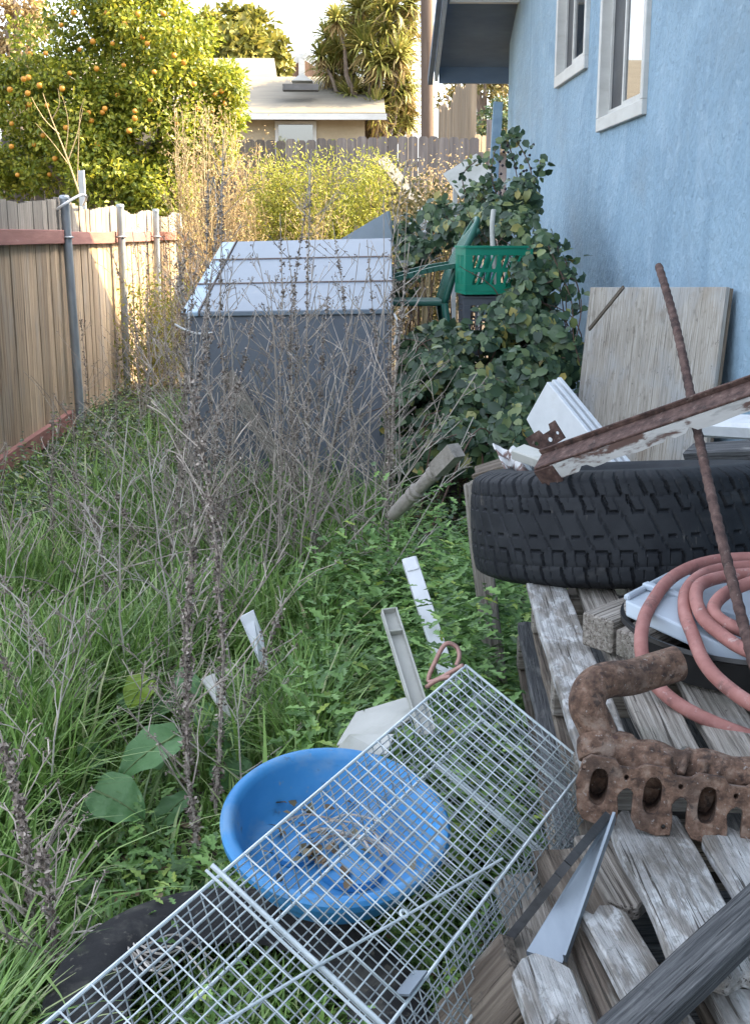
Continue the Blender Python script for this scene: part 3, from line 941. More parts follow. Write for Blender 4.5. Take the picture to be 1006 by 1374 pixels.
def stalk(mb, base, top, r, nb, rg, fuzz=None, fz=1., sub=True, spread=1., rmin=.0019):
    base, top = V(base), V(top)
    L = (top - base).length
    n = 11
    j = L * .012
    pts = []
    off = V((0, 0, 0))
    bow = V((rg.uniform(-1, 1), rg.uniform(-1, 1), 0)) * L * .045
    for i in range(n):
        u = i / (n - 1)
        off = off + V((rg.uniform(-j, j), rg.uniform(-j, j), 0))
        pts.append(base.lerp(top, u) + off * (1 - u) + bow * math.sin(u * math.pi))
    rad = [max(r * (1 - .72 * i / (n - 1)), rmin) for i in range(n)]
    mb.tube(pts, rad, 5, caps=False)

    def fuzzat(p, s):
        if fuzz is not None:
            fuzz.append((p, s))
    for k in range(nb):
        u = rg.uniform(.22, .97)
        i = min(int(u * (n - 1)), n - 2)
        p = pts[i].lerp(pts[i + 1], u * (n - 1) - i)
        ax = (pts[i + 1] - pts[i]).normalized()
        a = rg.uniform(0, 6.28)
        side = V((math.cos(a), math.sin(a), 0))
        d = (ax * rg.uniform(.6, 1.3) + side * spread).normalized()
        bl = (.10 + .42 * L * (1 - u) * rg.uniform(.4, 1.)) * rg.uniform(.6, 1.1)
        bpts = []
        for q in range(5):
            w = q / 4
            bpts.append(p + d * bl * w + V((rg.uniform(-1, 1), rg.uniform(-1, 1), rg.uniform(-.3, 1))) * bl * .05 * w + V((0, 0, bl * .12 * w * w)))
        br = max(rad[i] * .55, rmin)
        mb.tube(bpts, [max(br * (1 - .5 * q / 4), rmin * .8) for q in range(5)], 4, caps=False)
        if sub:
            for _ in range(rg.randint(1, 3)):
                w = rg.uniform(.3, .95)
                q = min(int(w * 4), 3)
                s0 = bpts[q].lerp(bpts[q + 1], w * 4 - q)
                d2 = (d + V((rg.uniform(-1, 1), rg.uniform(-1, 1), rg.uniform(-.3, .9)))).normalized()
                sl = bl * rg.uniform(.15, .4)
                s1 = s0 + d2 * sl
                mb.tube([s0, s0.lerp(s1, .5) + V((0, 0, sl * .05)), s1], [rmin * 1.05, rmin * .9, rmin * .7], 3, caps=False)
                fuzzat(s1, .6)
        if rg.random() < .8:
            fuzzat(bpts[-1], .8)
    if fuzz is not None and fz > 1:
        for _ in range(int(L * 26 * fz)):
            u = rg.uniform(.1, .95)
            i = min(int(u * (n - 1)), n - 2)
            fuzzat(pts[i].lerp(pts[i + 1], u * (n - 1) - i), 1.2)
    return pts


def fuzz_mesh(name, fz, parent, mat, s=.011, k=5):
    if not fz:
        return
    c = np.array([tuple(p) for p, _ in fz])
    sc = np.array([q for _, q in fz])
    c = np.repeat(c, k, axis=0)
    sc = np.repeat(sc, k)
    n = len(c)
    c = c + rnd_unit(n) * (s * sc * RNG.random(n))[:, None]
    npmesh(name, *leafset(c, rnd_unit(n), rnd_unit(n), s * sc * RNG.uniform(.7, 1.4, n), s * .7 * sc, DIA), mat, parent)


def weed(base, top, r, nb, seed, label, group, mat=None, fz=1., sub=True, spread=1., name='dry_weed'):
    rg = random.Random(seed)
    t = thing(name, base, label, 'dry weed', group)
    mb, fl = MB(), []
    stalk(mb, V(base) - V((0, 0, .05)), top, r, nb, rg, fl, fz, sub, spread)
    mb.build('stem', mat or dry_m, t)
    fuzz_mesh('seed_cluster', fl, t, dry_dark)
    for ch in t.children:
        if ch.name.startswith('seed_cluster'):
            ch['kind'] = 'stuff'
    return t


def at_ground(px, py):
    p = Pz(px, py, 0.0)
    return V((p.x, p.y, gz(p.x, p.y)))


G1, L1 = 'dry weed stalks before the storage box', 'thin brown dry weed stalk branching in front of the grey storage box'
G2, L2 = 'dry weed stalks in the grass', 'thin brown dry weed stalk standing in the long grass by the fence'
rg = random.Random(21)
# named tall ones: (base px, base py, top px, top py, dY top, r, branches, fuzz, mat, label, group)
special = [
    (175, 975, 172, 560, .05, .0045, 9, 1, dry_pale, 'pale straight dry stalk standing alone in the long grass, forked near its foot', None),
    (245, 930, 198, 590, .1, .005, 10, 1, dry_pale, 'pale dry stalk leaning toward the fence just beside the straight pale stalk', None),
    (272, 1175, 262, 700, .2, .006, 16, 8, dry_m, 'thick fuzzy dead stalk bristling with seed clusters next to the blue tub', None),
    (285, 1120, 250, 480, .35, .006, 18, 6, dry_m, 'very tall dead stalk with dense seed clusters reaching up the corner of the grey box', None),
    (40, 1350, 0, 980, .15, .008, 20, 11, dry_m, 'dark fuzzy dead stalk beside the black buried tyre', None),
    (75, 1385, 55, 1130, .0, .006, 12, 12, dry_m, 'short dark fuzzy dead stalk at the very bottom edge, against the buried tyre', None),
    (325, 1110, 305, 860, .1, .0035, 6, 1, dry_pale, 'short pale dead stem beside the rim of the blue tub', None),
    (425, 800, 418, 200, .1, .006, 18, 2, dry_m, 'tallest dry weed rising above the middle of the pale box lid', None),
    (345, 790, 300, 175, .1, .006, 16, 2, dry_m, 'tall dry weed crossing the sloping blue strip of the lid', None),
    (480, 790, 545, 215, .3, .005, 14, 1, dry_m, 'tall dry weed leaning over toward the brambles from the box front', None),
    (350, 830, 640, 500, -.1, .005, 8, 1, dry_m, 'long dry stalk leaning steeply toward the bramble leaves', None),
    (445, 860, 635, 560, .0, .004, 5, 1, dry_pale, 'thin pale dry stalk slanting over the turned baluster', None),
    (395, 800, 500, 330, .0, .005, 12, 1, dry_m, 'slanting dry weed forming a cross over the box lid', None),
    (500, 790, 345, 340, .15, .005, 12, 1, dry_m, 'slanting dry weed crossing the other way over the box front', None),
    (60, 1140, 105, 800, .05, .004, 5, 1, dry_pale, 'pale curved dry stem rising through the grass nearest the fence foot', None),
]
for i, (bx, by, tx, ty, dy, r, nb, fz, mat, lab, grp) in enumerate(special):
    b0 = at_ground(bx, by)
    weed(b0, P(tx, ty, b0.y + dy), r, nb, 100 + i, lab, grp, mat, fz)
for i in range(40):
    bx = rg.uniform(225, 530)
    by = rg.uniform(715, 830)
    b0 = at_ground(bx, by)
    h = rg.uniform(330, 520) * (1 if rg.random() < .75 else .6)
    tx = bx + rg.gauss(0, 38)
    weed(b0, P(tx, by - h, b0.y + rg.uniform(-.25, .3)), rg.uniform(.0035, .006), rg.randint(6, 11), 200 + i, L1, G1, dry_m if rg.random() < .8 else dry_pale, rg.choice((1, 1, 2, 3)))
for i in range(30):
    bx = rg.uniform(-30, 330)
    by = rg.uniform(720, 1060)
    b0 = at_ground(bx, by)
    if b0.x < FX + .1:
        b0.x = FX + .15
    h = rg.uniform(140, 320)
    tx = bx + rg.gauss(0, 30)
    weed(b0, b0 + V((rg.gauss(0, .12), rg.gauss(0, .1), h * b0.y / F)), rg.uniform(.0025, .004), rg.randint(5, 11), 300 + i, L2, G2, dry_m if rg.random() < .7 else dry_pale, rg.choice((1, 1, 2, 3)))
for i in range(26):
    Y_ = rg.uniform(8.5, 12.5)
    x_ = rg.uniform(FX + .2, -1.0)
    b0 = V((x_, Y_, gz(x_, Y_)))
    weed(b0, b0 + V((rg.gauss(0, .15), rg.gauss(0, .15), rg.uniform(.7, 1.6))), rg.uniform(.004, .006), rg.randint(7, 12), 400 + i, 'dark dry weed stalk in the narrow strip between fence and storage box', 'dry weeds between fence and box', dry_m, 2)

# low tangle of dead stems
mb = MB()
rg = random.Random(77)
for i in range(280):
    z = rg.random()
    if z < .72:
        b0 = at_ground(rg.uniform(180, 540), rg.uniform(700, 815))
    elif z < .85:
        b0 = V((rg.uniform(FX + .1, -.9), rg.uniform(7, 12), 0))
    else:
        b0 = at_ground(rg.uniform(0, 330), rg.uniform(740, 980))
        b0.x = max(b0.x, FX + .1)
    d = V((rg.gauss(0, .6), rg.gauss(0, .5), rg.uniform(.3, 1.2))).normalized()
    L = rg.uniform(.25, .75)
    pts = [b0 + V((0, 0, rg.uniform(0, .35)))]
    for k in range(4):
        pts.append(pts[-1] + d * L / 4)
        d = (d + V((rg.gauss(0, .2), rg.gauss(0, .2), -.08))).normalized()
    mb.tube(pts, [.0028, .0026, .0023, .002, .0016], 4, caps=False)
tag(mb.build('dead_stem_tangle', dry_m), kind='stuff')

# sunlit straw shrubs at the back


def twig_shrub(name, label, cat, pxs, n, Y, mat, seed, leafmat=None, leaves=0, lsz=.05, lw=.02, r=.006):
    rg = random.Random(seed)
    x0, x1, y0, y1 = pxs
    cx_ = P((x0 + x1) / 2, y1, Y)
    g = gz(cx_.x, Y)
    t = thing(name, (cx_.x, Y, g), label, cat)
    mb = MB()
    tips = []
    for i in range(n):
        tx, ty = rg.uniform(x0, x1), y0 + (y1 - y0) * rg.random() ** 1.6 * .75
        yy_ = Y + rg.gauss(0, .35)
        tp = P(tx, ty, yy_)
        bs_ = V((cx_.x + (tp.x - cx_.x) * .55 + rg.gauss(0, .1), yy_, g - .1))
        pts = stalk(mb, bs_, tp, r, 10, rg, None, 1, True, .8, rmin=.0032)
        tips += pts[4:]
    mb.build('stem', mat, t)
    if leaves:
        tp = np.array([tuple(p) for p in tips])
        c = tp[RNG.integers(0, len(tp), leaves)] + RNG.normal(size=(leaves, 3)) * .13
        npmesh('foliage', *leafset(c, unit(rnd_unit(leaves) + np.array([0, 0, .5])), rnd_unit(leaves), lsz * RNG.uniform(.6, 1.3, leaves), lw, DIA), leafmat, t)
    return t


twig_shrub('straw_shrub', 'straw coloured dry shrub standing over the end of the board fence', 'shrub', (232, 318, 140, 350), 40, 15.3, straw, 1, lf_tan, 2600, .035, .018)
twig_shrub('straw_shrub', 'straw coloured dry shrub between orange tree and yellow green bush', 'shrub', (300, 355, 190, 350), 36, 16, straw, 2, lf_tan, 2000, .035, .018)
twig_shrub('straw_shrub', 'reddish straw dry shrub in front of the picket fence beside the leaning plank', 'shrub', (505, 640, 222, 330), 52, 16.5, straw, 3, lf_tan, 3000, .04, .02)
twig_shrub('straw_shrub', 'straw coloured dry shrub rising from the strip behind the storage box', 'shrub', (255, 450, 255, 350), 26, 13.8, straw, 4, lf_olive, 2200, .04, .02)
twig_shrub('fennel_bush', 'bright yellow green feathery bush behind the grey storage box', 'bush', (345, 518, 224, 345), 60, 15, straw, 5, lf_fennel, 30000, .065, .014)
twig_shrub('sunlit_weed_bush', 'yellow lit weedy bush at the foot of the fence beside the storage box', 'bush', (165, 250, 380, 520), 26, 12.2, straw, 6, lf_fennel, 2600, .05, .022)
twig_shrub('leafy_shrub', 'yellow green leafy shrub behind brambles near the leaning tan plank', 'shrub', (520, 640, 255, 345), 26, 12.5, straw, 8, lf_olive, 4200, .06, .035)

# ---------------------------------------------------------------- storage box
SB = thing('storage_box', (-.25, 7.8, 0), 'large grey resin storage box with pale sloping lid', 'storage box')
fl, fr = P(247, 418, 7.1), P(526, 414, 7.1)
bl, br_ = P(301, 325, 8.55), P(524, 320, 8.55)
zb = -.02
mb = MB()
ft = [fl, fr, br_, bl]
vs = [V((p.x, p.y, zb)) for p in ft] + [V((p.x, p.y, p.z - .03)) for p in ft]
mb.add(vs, [(3, 2, 1, 0), (4, 5, 6, 7), (0, 1, 5, 4), (1, 2, 6, 5), (2, 3, 7, 6), (3, 0, 4, 7)])
mb.build('body', grey_box, SB, bevel=.012, segs=2)


def inq(u, v, dz=0.):
    return (fl.lerp(fr, u)).lerp(bl.lerp(br_, u), v) + V((0, 0, dz))


def lidslab(u0, u1, v0, v1, z0, z1):
    c = [inq(u0, v0, z0), inq(u1, v0, z0), inq(u1, v1, z0), inq(u0, v1, z0), inq(u0, v0, z1), inq(u1, v0, z1), inq(u1, v1, z1), inq(u0, v1, z1)]
    return MB().add(c, [(3, 2, 1, 0), (4, 5, 6, 7), (0, 1, 5, 4), (1, 2, 6, 5), (2, 3, 7, 6), (3, 0, 4, 7)])


lid = lidslab(.078, 1.005, -.012, 1.0, -.026, .004).build('lid', lid_m, SB, bevel=.006, segs=2)
lidslab(-.012, .07, -.012, 1.0, -.026, .002).build('lid_side_strip', lid_blue, SB, bevel=.006)
lidslab(.0715, .0765, -.01, 1.0, -.025, .012).build('lid_ridge', seam_m, SB)
for v in (.335, .69):
    lidslab(-.012, 1.005, v, v + .007, .0045, .012).build('seam', seam_m, lid)
mb = MB().tube(spline([fr + V((.01, -.02, -.03)), fr + V((.03, -.04, -.08)), fr + V((.025, -.03, -.16)), fr + V((.01, -.02, -.21))], 6), .008, 6)
mb.build('cord_handle', rope_m, SB)
mb = MB().tube(spline([fl + V((-.05, -.05, -.07)), fl + V((.03, -.06, -.11)), fl + V((.1, -.05, -.125)), fl + V((.17, -.04, -.12))], 6), .007, 6)
mb.tube(spline([fl + V((.035, -.05, -.0)), fl + V((.035, -.06, -.05)), fl + V((.035, -.05, -.12))], 4), .006, 6)
mb.build('latch_cord', rope_m, SB)
# grey sloped panel behind
mb = MB()
a, b_, c = P(468, 318, 9.6), P(522, 284, 9.6), P(545, 300, 9.6)
pn = [P(455, 322, 9.5), P(520, 283, 9.7), P(528, 330, 9.7), P(460, 345, 9.5)]
mb.add(pn + [p + V((.02, .05, .0)) for p in pn], [(3, 2, 1, 0), (4, 5, 6, 7), (0, 1, 5, 4), (1, 2, 6, 5), (2, 3, 7, 6), (3, 0, 4, 7)])
mb.box((pn[0].x + .1, 9.72, 0), (pn[2].x - .02, 9.78, pn[3].z + .05))
tag(mb.build('slanted_panel', tray_m), 'pale grey slanted panel propped up just behind the storage box', 'panel')
# plank leaning on the box front
tag(board('leaning_plank', P(395, 655, 6.85), P(305, 500, 7.05), .085, .022, wood_grey, up=(.1, -1, .1), seed=3), 'grey weathered plank leaning diagonally against the front of the storage box', 'plank')
# tan plank at back & pale panel
q0, q1 = P(568, 280, 14.6), P(512, 214, 15.2)
tag(board('tan_plank', q0 - (q1 - q0) * .3, q1, .13, .04, plywood, up=(0, -1, .3), seed=9), 'sun bleached tan plank leaning among dry shrubs by the picket fence', 'plank')
bl_ = MB()
q0, q1 = P(668, 345, 12.3), P(669, 138, 12.5)
tag(board('blue_board', P(652, 350, 12.2) - V((0, 0, .6)), P(668, 137, 12.6), .095, .04, blue_plank, up=(0, -1, 0), seed=4), 'tall narrow blue grey board propped upright against the house corner', 'board')
mb = MB()
a, b_ = P(606, 250, 11.2), P(652, 222, 11.2)
mm = frame(a, b_, (0, -.6, 1))
mb.box((0, -.22, -.015), ((b_ - a).length, .22, .015), mm)
pp_ = thing('pale_shelf', (a.x + .15, 11.2, 0), 'pale tilted board on posts showing above the bramble bush', 'shelf')
mb.build('top', dirty_pl, pp_, bevel=.004)
for q in (a + V((.03, .0, -.02)), b_ + V((-.04, 0, -.03))):
    MB().box((q.x - .02, q.y - .02, 0), (q.x + .02, q.y + .02, q.z)).build('leg', white_trim, pp_)

# ---------------------------------------------------------------- green chair, crates
gc = thing('green_chair', (.62, 8.3, 0), 'dark green resin garden armchair half buried in brambles', 'chair')
oc = V((.56, 8.2, 1.11))
# chair local frame: facing the box (-x), arms along x
bk = MB()
for k in range(6):
    yv = -.2 + .4 * k / 5
    bk.tube(spline([oc + V((.14, yv, .0)), oc + V((.20, yv, .2)), oc + V((.29, yv * .93, .40)), oc + V((.36, yv * .85, .52 - abs(yv) * .25))], 5), .022, 6)
bk.tube(spline([oc + V((.13, -.24, .0)), oc + V((.2, -.245, .22)), oc + V((.29, -.22, .40)), oc + V((.345, -.13, .51)), oc + V((.36, 0, .54)), oc + V((.345, .13, .51)), oc + V((.29, .22, .40)), oc + V((.2, .245, .22)), oc + V((.13, .24, 0))], 5), .022, 8)
bk.build('backrest', chair_m, gc, smooth=True)
st = MB().box((-.3, -.23, -.02), (.15, .23, .015), Matrix.Translation(oc))
st.build('seat', chair_m, gc, bevel=.012, segs=2)
for sgn in (-1, 1):
    am = MB()
    yv = sgn * .27
    prof = spline([oc + V((.24, yv, .25)), oc + V((.05, yv, .22)), oc + V((-.18, yv, .16)), oc + V((-.27, yv, .12)), oc + V((-.3, yv, .02)), oc + V((-.31, yv, -.12))], 6)
    for i in range(len(prof) - 1):
        am.bar(prof[i], prof[i + 1] + (prof[i + 1] - prof[i]) * .15, .08, .03, (.4, 0, 1))
    am.build('armrest', chair_m, gc)
    for (lx, tx) in ((-.31, -.3), (.2, .13)):
        lg = MB().tube([oc + V((lx, sgn * .25, -.46)), oc + V((tx, sgn * .25, 0 if lx > 0 else -.1))], .024, 8)
        lg.build('leg', chair_m, gc, smooth=True)
MB().box((-.33, -.3, -.13), (-.27, .3, -.09), Matrix.Translation(oc)).build('front_rail', chair_m, gc, bevel=.008)


def crate(name, label, c, sx, sy, sz, mat, rot, lattice=True):
    t = thing(name, c, label, 'crate')
    T = Matrix.Translation(c) @ Matrix.Rotation(rot, 4, 'Z')
    W[t] = Matrix.Translation(c)
    wt = .016
    mb = MB()
    mb.box((-sx, -sy, 0), (sx, sy, .02), T)
    mb.build('base', mat, t)

    def side(L, ax):
        m = MB()
        Q = T @ ax
        h = sz
        m.box((-L, -wt / 2, h - .045), (L, wt / 2, h), Q)
        m.box((-L, -wt / 2, .021), (L, wt / 2, .06), Q)
        m.box((-L, -wt / 2, .0605), (-L + .045, wt / 2, h - .0455), Q)
        m.box((L - .045, -wt / 2, .0605), (L, wt / 2, h - .0455), Q)
        m.box((-.014, -wt / 2, .0605), (.014, wt / 2, h - .0455), Q)
        a0, a1 = -L + .045, L - .045
        k = 8 if lattice else 5
        for i in range(k):
            u = a0 + (a1 - a0) * (i + .5) / k
            dx = .035 if lattice else 0
            p0 = Q @ V((u - dx, 0, .055))
            p1 = Q @ V((u + dx, 0, h - .04))
            m.bar(p0, p1, .012, .012, Q.to_3x3() @ V((0, 1, 0)))
        if not lattice:
            for zz in (.14, .2):
                m.box((a0, -wt * .4, zz), (a1, wt * .4, zz + .012), Q)
        else:
            m.box((a0, -wt * .4, h * .48), (a1, wt * .4, h * .48 + .02), Q)
        # lip
        m.box((-L - .006, -wt, h), (L + .006, wt, h + .012), Q)
        m.build('side', mat, t)
    side(sx, Matrix.Translation((0, -sy + wt / 2, 0)))
    side(sx, Matrix.Translation((0, sy - wt / 2, 0)))
    side(sy - wt * 1.05, Matrix.Translation((-sx + wt / 2, 0, 0)) @ Matrix.Rotation(R(90), 4, 'Z'))
    side(sy - wt * 1.05, Matrix.Translation((sx - wt / 2, 0, 0)) @ Matrix.Rotation(R(90), 4, 'Z'))
    return t


cc = P(662, 396, 7.7)
crate('milk_crate', 'bright green plastic crate with slanted slots, standing on the grey crate', (cc.x, 7.75, cc.z + .01), .215, .16, .285, crate_m, R(6))
crate('milk_crate', 'dark grey gridded plastic crate beneath the green crate', (cc.x + .02, 7.78, cc.z - .30), .22, .165, .285, crate_g, R(0), False)
crate('milk_crate', 'dark grey gridded crate lowest in the stack, sunk in bramble leaves', (cc.x + .03, 7.8, cc.z - .61), .22, .165, .285, crate_g, R(-4), False)
mb = MB().box((cc.x - .3, 7.5, 0), (cc.x + .35, 8.1, cc.z - .615))
tag(mb.build('wooden_box', wood_brown), 'old wooden box hidden by brambles below the stacked crates', 'box')
mb = MB().tube(spline([P(668, 400, 7.7), P(662, 345, 7.8), P(660, 305, 7.85), P(662, 282, 7.9)], 6), .017, 10)
tag(mb.build('white_pipe', dirty_pl, auto=50), 'short white pipe poking out of the green crate', 'pipe')

# ---------------------------------------------------------------- bramble
bram = thing('bramble_bush', (1.05, 7.3, 0), 'sprawling dark green bramble bush filling the space between storage box and blue wall', 'bush')
lobes = []
rg = random.Random(9)


def bl3(px, py, rp, Y, k, dep=1.2):
    c = P(px, py, Y)
    r = rp * Y / F
    lobes.append((tuple(c), (r, r * dep, r), k))


for a in ((560, 560, 45, 6.9, 1.0), (600, 510, 55, 7.1, 1.3), (570, 480, 40, 7.4, .8), (650, 560, 60, 6.6, 1.5), (700, 520, 60, 6.9, 1.5), (640, 490, 55, 7.1, 1.2), (720, 470, 55, 7.2, 1.2), (560, 620, 40, 6.6, .8), (620, 600, 45, 6.3, 1.0), (690, 590, 45, 6.2, 1.), (745, 480, 35, 7.2, .8),
          (600, 450, 30, 7.3, .45), (660, 430, 24, 7.35, .25), (545, 520, 28, 7.2, .5), (700, 400, 42, 7.4, .8), (715, 360, 40, 7.5, .8), (690, 430, 35, 7.3, .5),
          (700, 310, 36, 8.0, .7), (695, 265, 30, 8.4, .5), (670, 290, 32, 8.3, .5), (640, 300, 35, 8.8, .6), (610, 300, 30, 9.2, .45), (650, 260, 24, 9, .3), (560, 340, 30, 9.5, .5), (540, 310, 24, 9.8, .3), (585, 290, 24, 10, .35), (735, 390, 26, 7.5, .4), (725, 330, 22, 7.8, .3), (540, 375, 20, 8.6, .25)):
    bl3(*a)
pts, dd = [], []
for c, r, k in lobes:
    p, d = clump(int(420 * k * (.55 if c[2] > 1.2 else 1)), c, r, .35)
    pts.append(p)
    dd.append(d)
pts, dd = np.concatenate(pts), np.concatenate(dd)
ok = ~((pts[:, 1] < 7.75) & (pts[:, 0] > .72) & (pts[:, 0] < 1.1) & (pts[:, 2] > 1.13) & (RNG.random(len(pts)) < .8))
ok &= ~((pts[:, 1] < 8.6) & (pts[:, 0] > .3) & (pts[:, 0] < .95) & (pts[:, 2] > 1.0) & (RNG.random(len(pts)) < .72))
ok &= np.array([noise.noise(V(p) * 4.2) > -.16 for p in pts])
ok &= (pts[:, 2] > .03) & (pts[:, 0] < WX - .03) & ~((pts[:, 0] < .36) & (pts[:, 1] < 8.6) & (pts[:, 1] > 7.05))
pts, dd = pts[ok], dd[ok]
n = len(pts)
toc = unit(np.array([0, -1., .5]) + dd * .8 + RNG.normal(size=(n, 3)) * .45)
dirs = unit(np.cross(toc, rnd_unit(n)) + np.array([0, 0, -.35]))
sets = []
for k in (-1, 0, 1):
    side = unit(np.cross(toc, dirs))
    d3 = unit(dirs + side * k * 1.1)
    ln = .058 * RNG.uniform(.45, 1.75, n) * (1 if k == 0 else .85)
    sets.append(leafset(pts + d3 * .008, d3, unit(toc + RNG.normal(size=(n, 3)) * .2), ln, ln * .74, OVAL))
npmesh('foliage', *join(sets), lf_bramble, bram)
mb = MB()
for i in range(110):
    c, r, k = rg.choice(lobes)
    c = V(c)
    b0 = V((min(max(c.x + rg.gauss(0, .25), .4), 1.6), c.y + rg.gauss(0, .2), 0))
    mid = b0.lerp(c, .6) + V((rg.gauss(0, .08), rg.gauss(0, .08), .25))
    e = c + V((rg.gauss(0, r[0]), rg.gauss(0, r[0]), rg.uniform(-.2, .3) * r[0]))
    e.x = min(e.x, WX - .04)
    mb.tube(spline([b0, mid, e], 6), [.006 - .004 * j / 12 for j in range(13)], 5)
mb.build('cane', cane_m, bram)
# long loose canes with separate leaves on the wall side and top
mb = MB()
lp, ld = [], []
for pl, Y in (([(735, 330), (765, 400), (770, 460), (790, 520)], 6.9), ([(715, 300), (712, 230), (690, 185), (683, 182)], 8.6), ([(700, 280), (690, 220), (680, 190)], 8.8), ([(720, 400), (745, 350), (748, 330)], 7.6), ([(740, 420), (760, 370), (757, 345)], 7.5), ([(730, 380), (770, 375), (778, 420)], 7.3), ([(640, 300), (620, 240), (640, 215)], 9.3), ([(680, 300), (660, 240), (664, 200)], 8.9), ([(700, 260), (722, 235), (724, 215)], 8.5)):
    p = spline([V((min(P(a, b, Y).x, WX - .03), *P(a, b, Y)[1:])) for a, b in pl], 8)
    mb.tube(p, .004, 5)
    for q in p:
        for _ in range(2):
            lp.append(tuple(q + V((rg.gauss(0, .03), rg.gauss(0, .02), rg.gauss(0, .03)))))
lp = np.array(lp)
lp[:, 0] = np.minimum(lp[:, 0], WX - .04)
n = len(lp)
ln = .062 * RNG.uniform(.6, 1.2, n)
npmesh('loose_leaves', *leafset(lp, rnd_unit(n), unit(np.array([0, -1, .4]) + RNG.normal(size=(n, 3)) * .5), ln, ln * .8, OVAL), lf_bramble, bram)
mb.build('long_cane', cane_m, bram)['kind'] = 'stuff'
mb = MB()
for i in range(45):
    q = P(rg.uniform(668, 725), rg.uniform(185, 262), 8.7)
    q.x = min(q.x, WX - .05)
    mb.lathe([(0, -.011), (.009, -.006), (.011, 0), (.009, .006), (0, .011)], 7, Matrix.Translation(q))
o = mb.build('dried_berries', berry, bram, smooth=True)
o['kind'] = 'stuff'
# pale dead blossoms in sun behind chair
n = 160
bz = np.array([tuple(P(rg.gauss(570, 9), rg.gauss(315, 14), 10.6)) for _ in range(n)])
pb = thing('pale_shrub', (bz[0][0], 10.6, 0), 'pale bleached shrub catching sun behind the green chair', 'shrub')
npmesh('foliage', *leafset(bz, rnd_unit(n), rnd_unit(n), .05, .035, OVAL), blossom, pb)
mb = MB()
for k in range(12):
    mb.tube([(bz[0][0] + rg.gauss(0, .05), 10.6, 0), tuple(bz[k])], .006, 5)
mb.build('stem', straw, pb)

# ---------------------------------------------------------------- grass and weeds


def in_pile(x, y):
    return x > pile_edge(y) - .03 and y < 4.2


def pile_edge(y):
    return .19 + .185 * (y - 1.2) if y < 4.2 else 9


n = 80000
u = RNG.random(n)
gy = 1.15 + 9.4 * u ** 1.45
gx = -.30 * gy * 1.05 - .25 + RNG.random(n) * (.62 + gy * .36)
cl = np.array([noise.noise((a * 1.6, b * 1.6, 7)) for a, b in zip(gx, gy)])
ok = (gx > FX + .03) & (cl + RNG.random(n) * .9 > .12)
ok &= ~((gx > pile_edge_np if False else gx > (.19 + .185 * (gy - 1.2)) - .02) & (gy < 4.2))
ok &= ~((gx > -1.0) & (gx < .45) & (gy > 7.0) & (gy < 8.7))
ok &= ~((gx > .3) & (gy > 5))
thin = (gy > 5.2) & (RNG.random(n) < .55)
ok &= ~thin
# bare area inside tub and around the cage: shorter
gx, gy, cl = gx[ok], gy[ok], cl[ok]
n = len(gx)
hh = (.19 + .24 * RNG.random(n) + .16 * cl) * np.where(gy > 5, .9, 1.0)
low = (gx > -.62) & (gy < 2.75)
hh = np.where(low, hh * .4, hh)
right = (gx > -.02) & (gy < 5)
hh = np.where(right, hh * .55, hh)
hh = np.where((gx < FX + .75) & (gy > 5), hh * .45, hh)
for (dx_, dy_, dr_) in [(*Pz(a, b, .1)[:2], r) for a, b, r in ((160, 1130, .26), (190, 1040, .2), (185, 980, .18), (300, 1060, .2), (255, 960, .15))]:
    hh = np.where(((gx - dx_) ** 2 + (gy - dy_) ** 2) < dr_ ** 2, hh * .35, hh)
hh = np.maximum(hh, .05)
ang = RNG.random(n) * 6.283
bend = RNG.uniform(.15, .95, n) * hh
wd = RNG.uniform(.003, .0068, n) * np.where(RNG.random(n) < .12, 1.8, 1)
base = np.stack([gx, gy, np.array([gz(a, b) for a, b in zip(gx, gy)]) - .01], 1)
dirx = np.stack([np.cos(ang), np.sin(ang), 0 * ang], 1)
sdx = np.stack([-np.sin(ang), np.cos(ang), 0 * ang], 1)
rows = []
for k, tt in enumerate((0, .35, .7, .9, 1.0)):
    drop = np.where(bend > .6 * hh, .35, .12) * tt ** 3
    c = base + dirx * (bend * tt ** 2)[:, None] + np.stack([0 * hh, 0 * hh, hh * (tt - drop)], 1)
    w = wd * (1 - tt ** 2 * .95)
    rows.append(c + sdx * w[:, None])
    rows.append(c - sdx * w[:, None])
gvv = np.stack(rows, 1).reshape(-1, 3)
tf = np.array([(2 * k, 2 * k + 1, 2 * k + 3, 2 * k + 2) for k in range(4)])
gff = (tf[None] + (np.arange(n) * 10)[:, None, None]).reshape(-1, 4)
tag(npmesh('grass', gvv, gff, grass_m, smooth=True), kind='stuff')

# leafy groundcover: serrated rosettes
sets = []


def weeds(n, xr, yr, hmax, ln, cond=None, k=7, tm=LOBED):
    x = RNG.uniform(*xr, n)
    y = RNG.uniform(*yr, n)
    m = np.ones(n, bool) if cond is None else cond(x, y)
    x, y = x[m], y[m]
    n = len(x)
    z0 = np.array([gz(a, b) for a, b in zip(x, y)])
    h = RNG.uniform(.25, 1, n) * hmax * (1 + .5 * np.array([noise.noise((a * 3, b * 3, 1)) for a, b in zip(x, y)]))
    for j in range(k):
        f = (j + 1) / k
        a = RNG.random(n) * 6.283
        p = np.stack([x, y, z0 + h * f], 1)
        d = np.stack([np.cos(a), np.sin(a), RNG.uniform(-.15, .7, n)], 1)
        l = ln * RNG.uniform(.6, 1.2, n) * (1.15 - .5 * f)
        sets.append(leafset(p, d, np.tile(np.array([0, 0, 1.]), (n, 1)) + RNG.normal(size=(n, 3)) * .25, l, l * .55, tm))


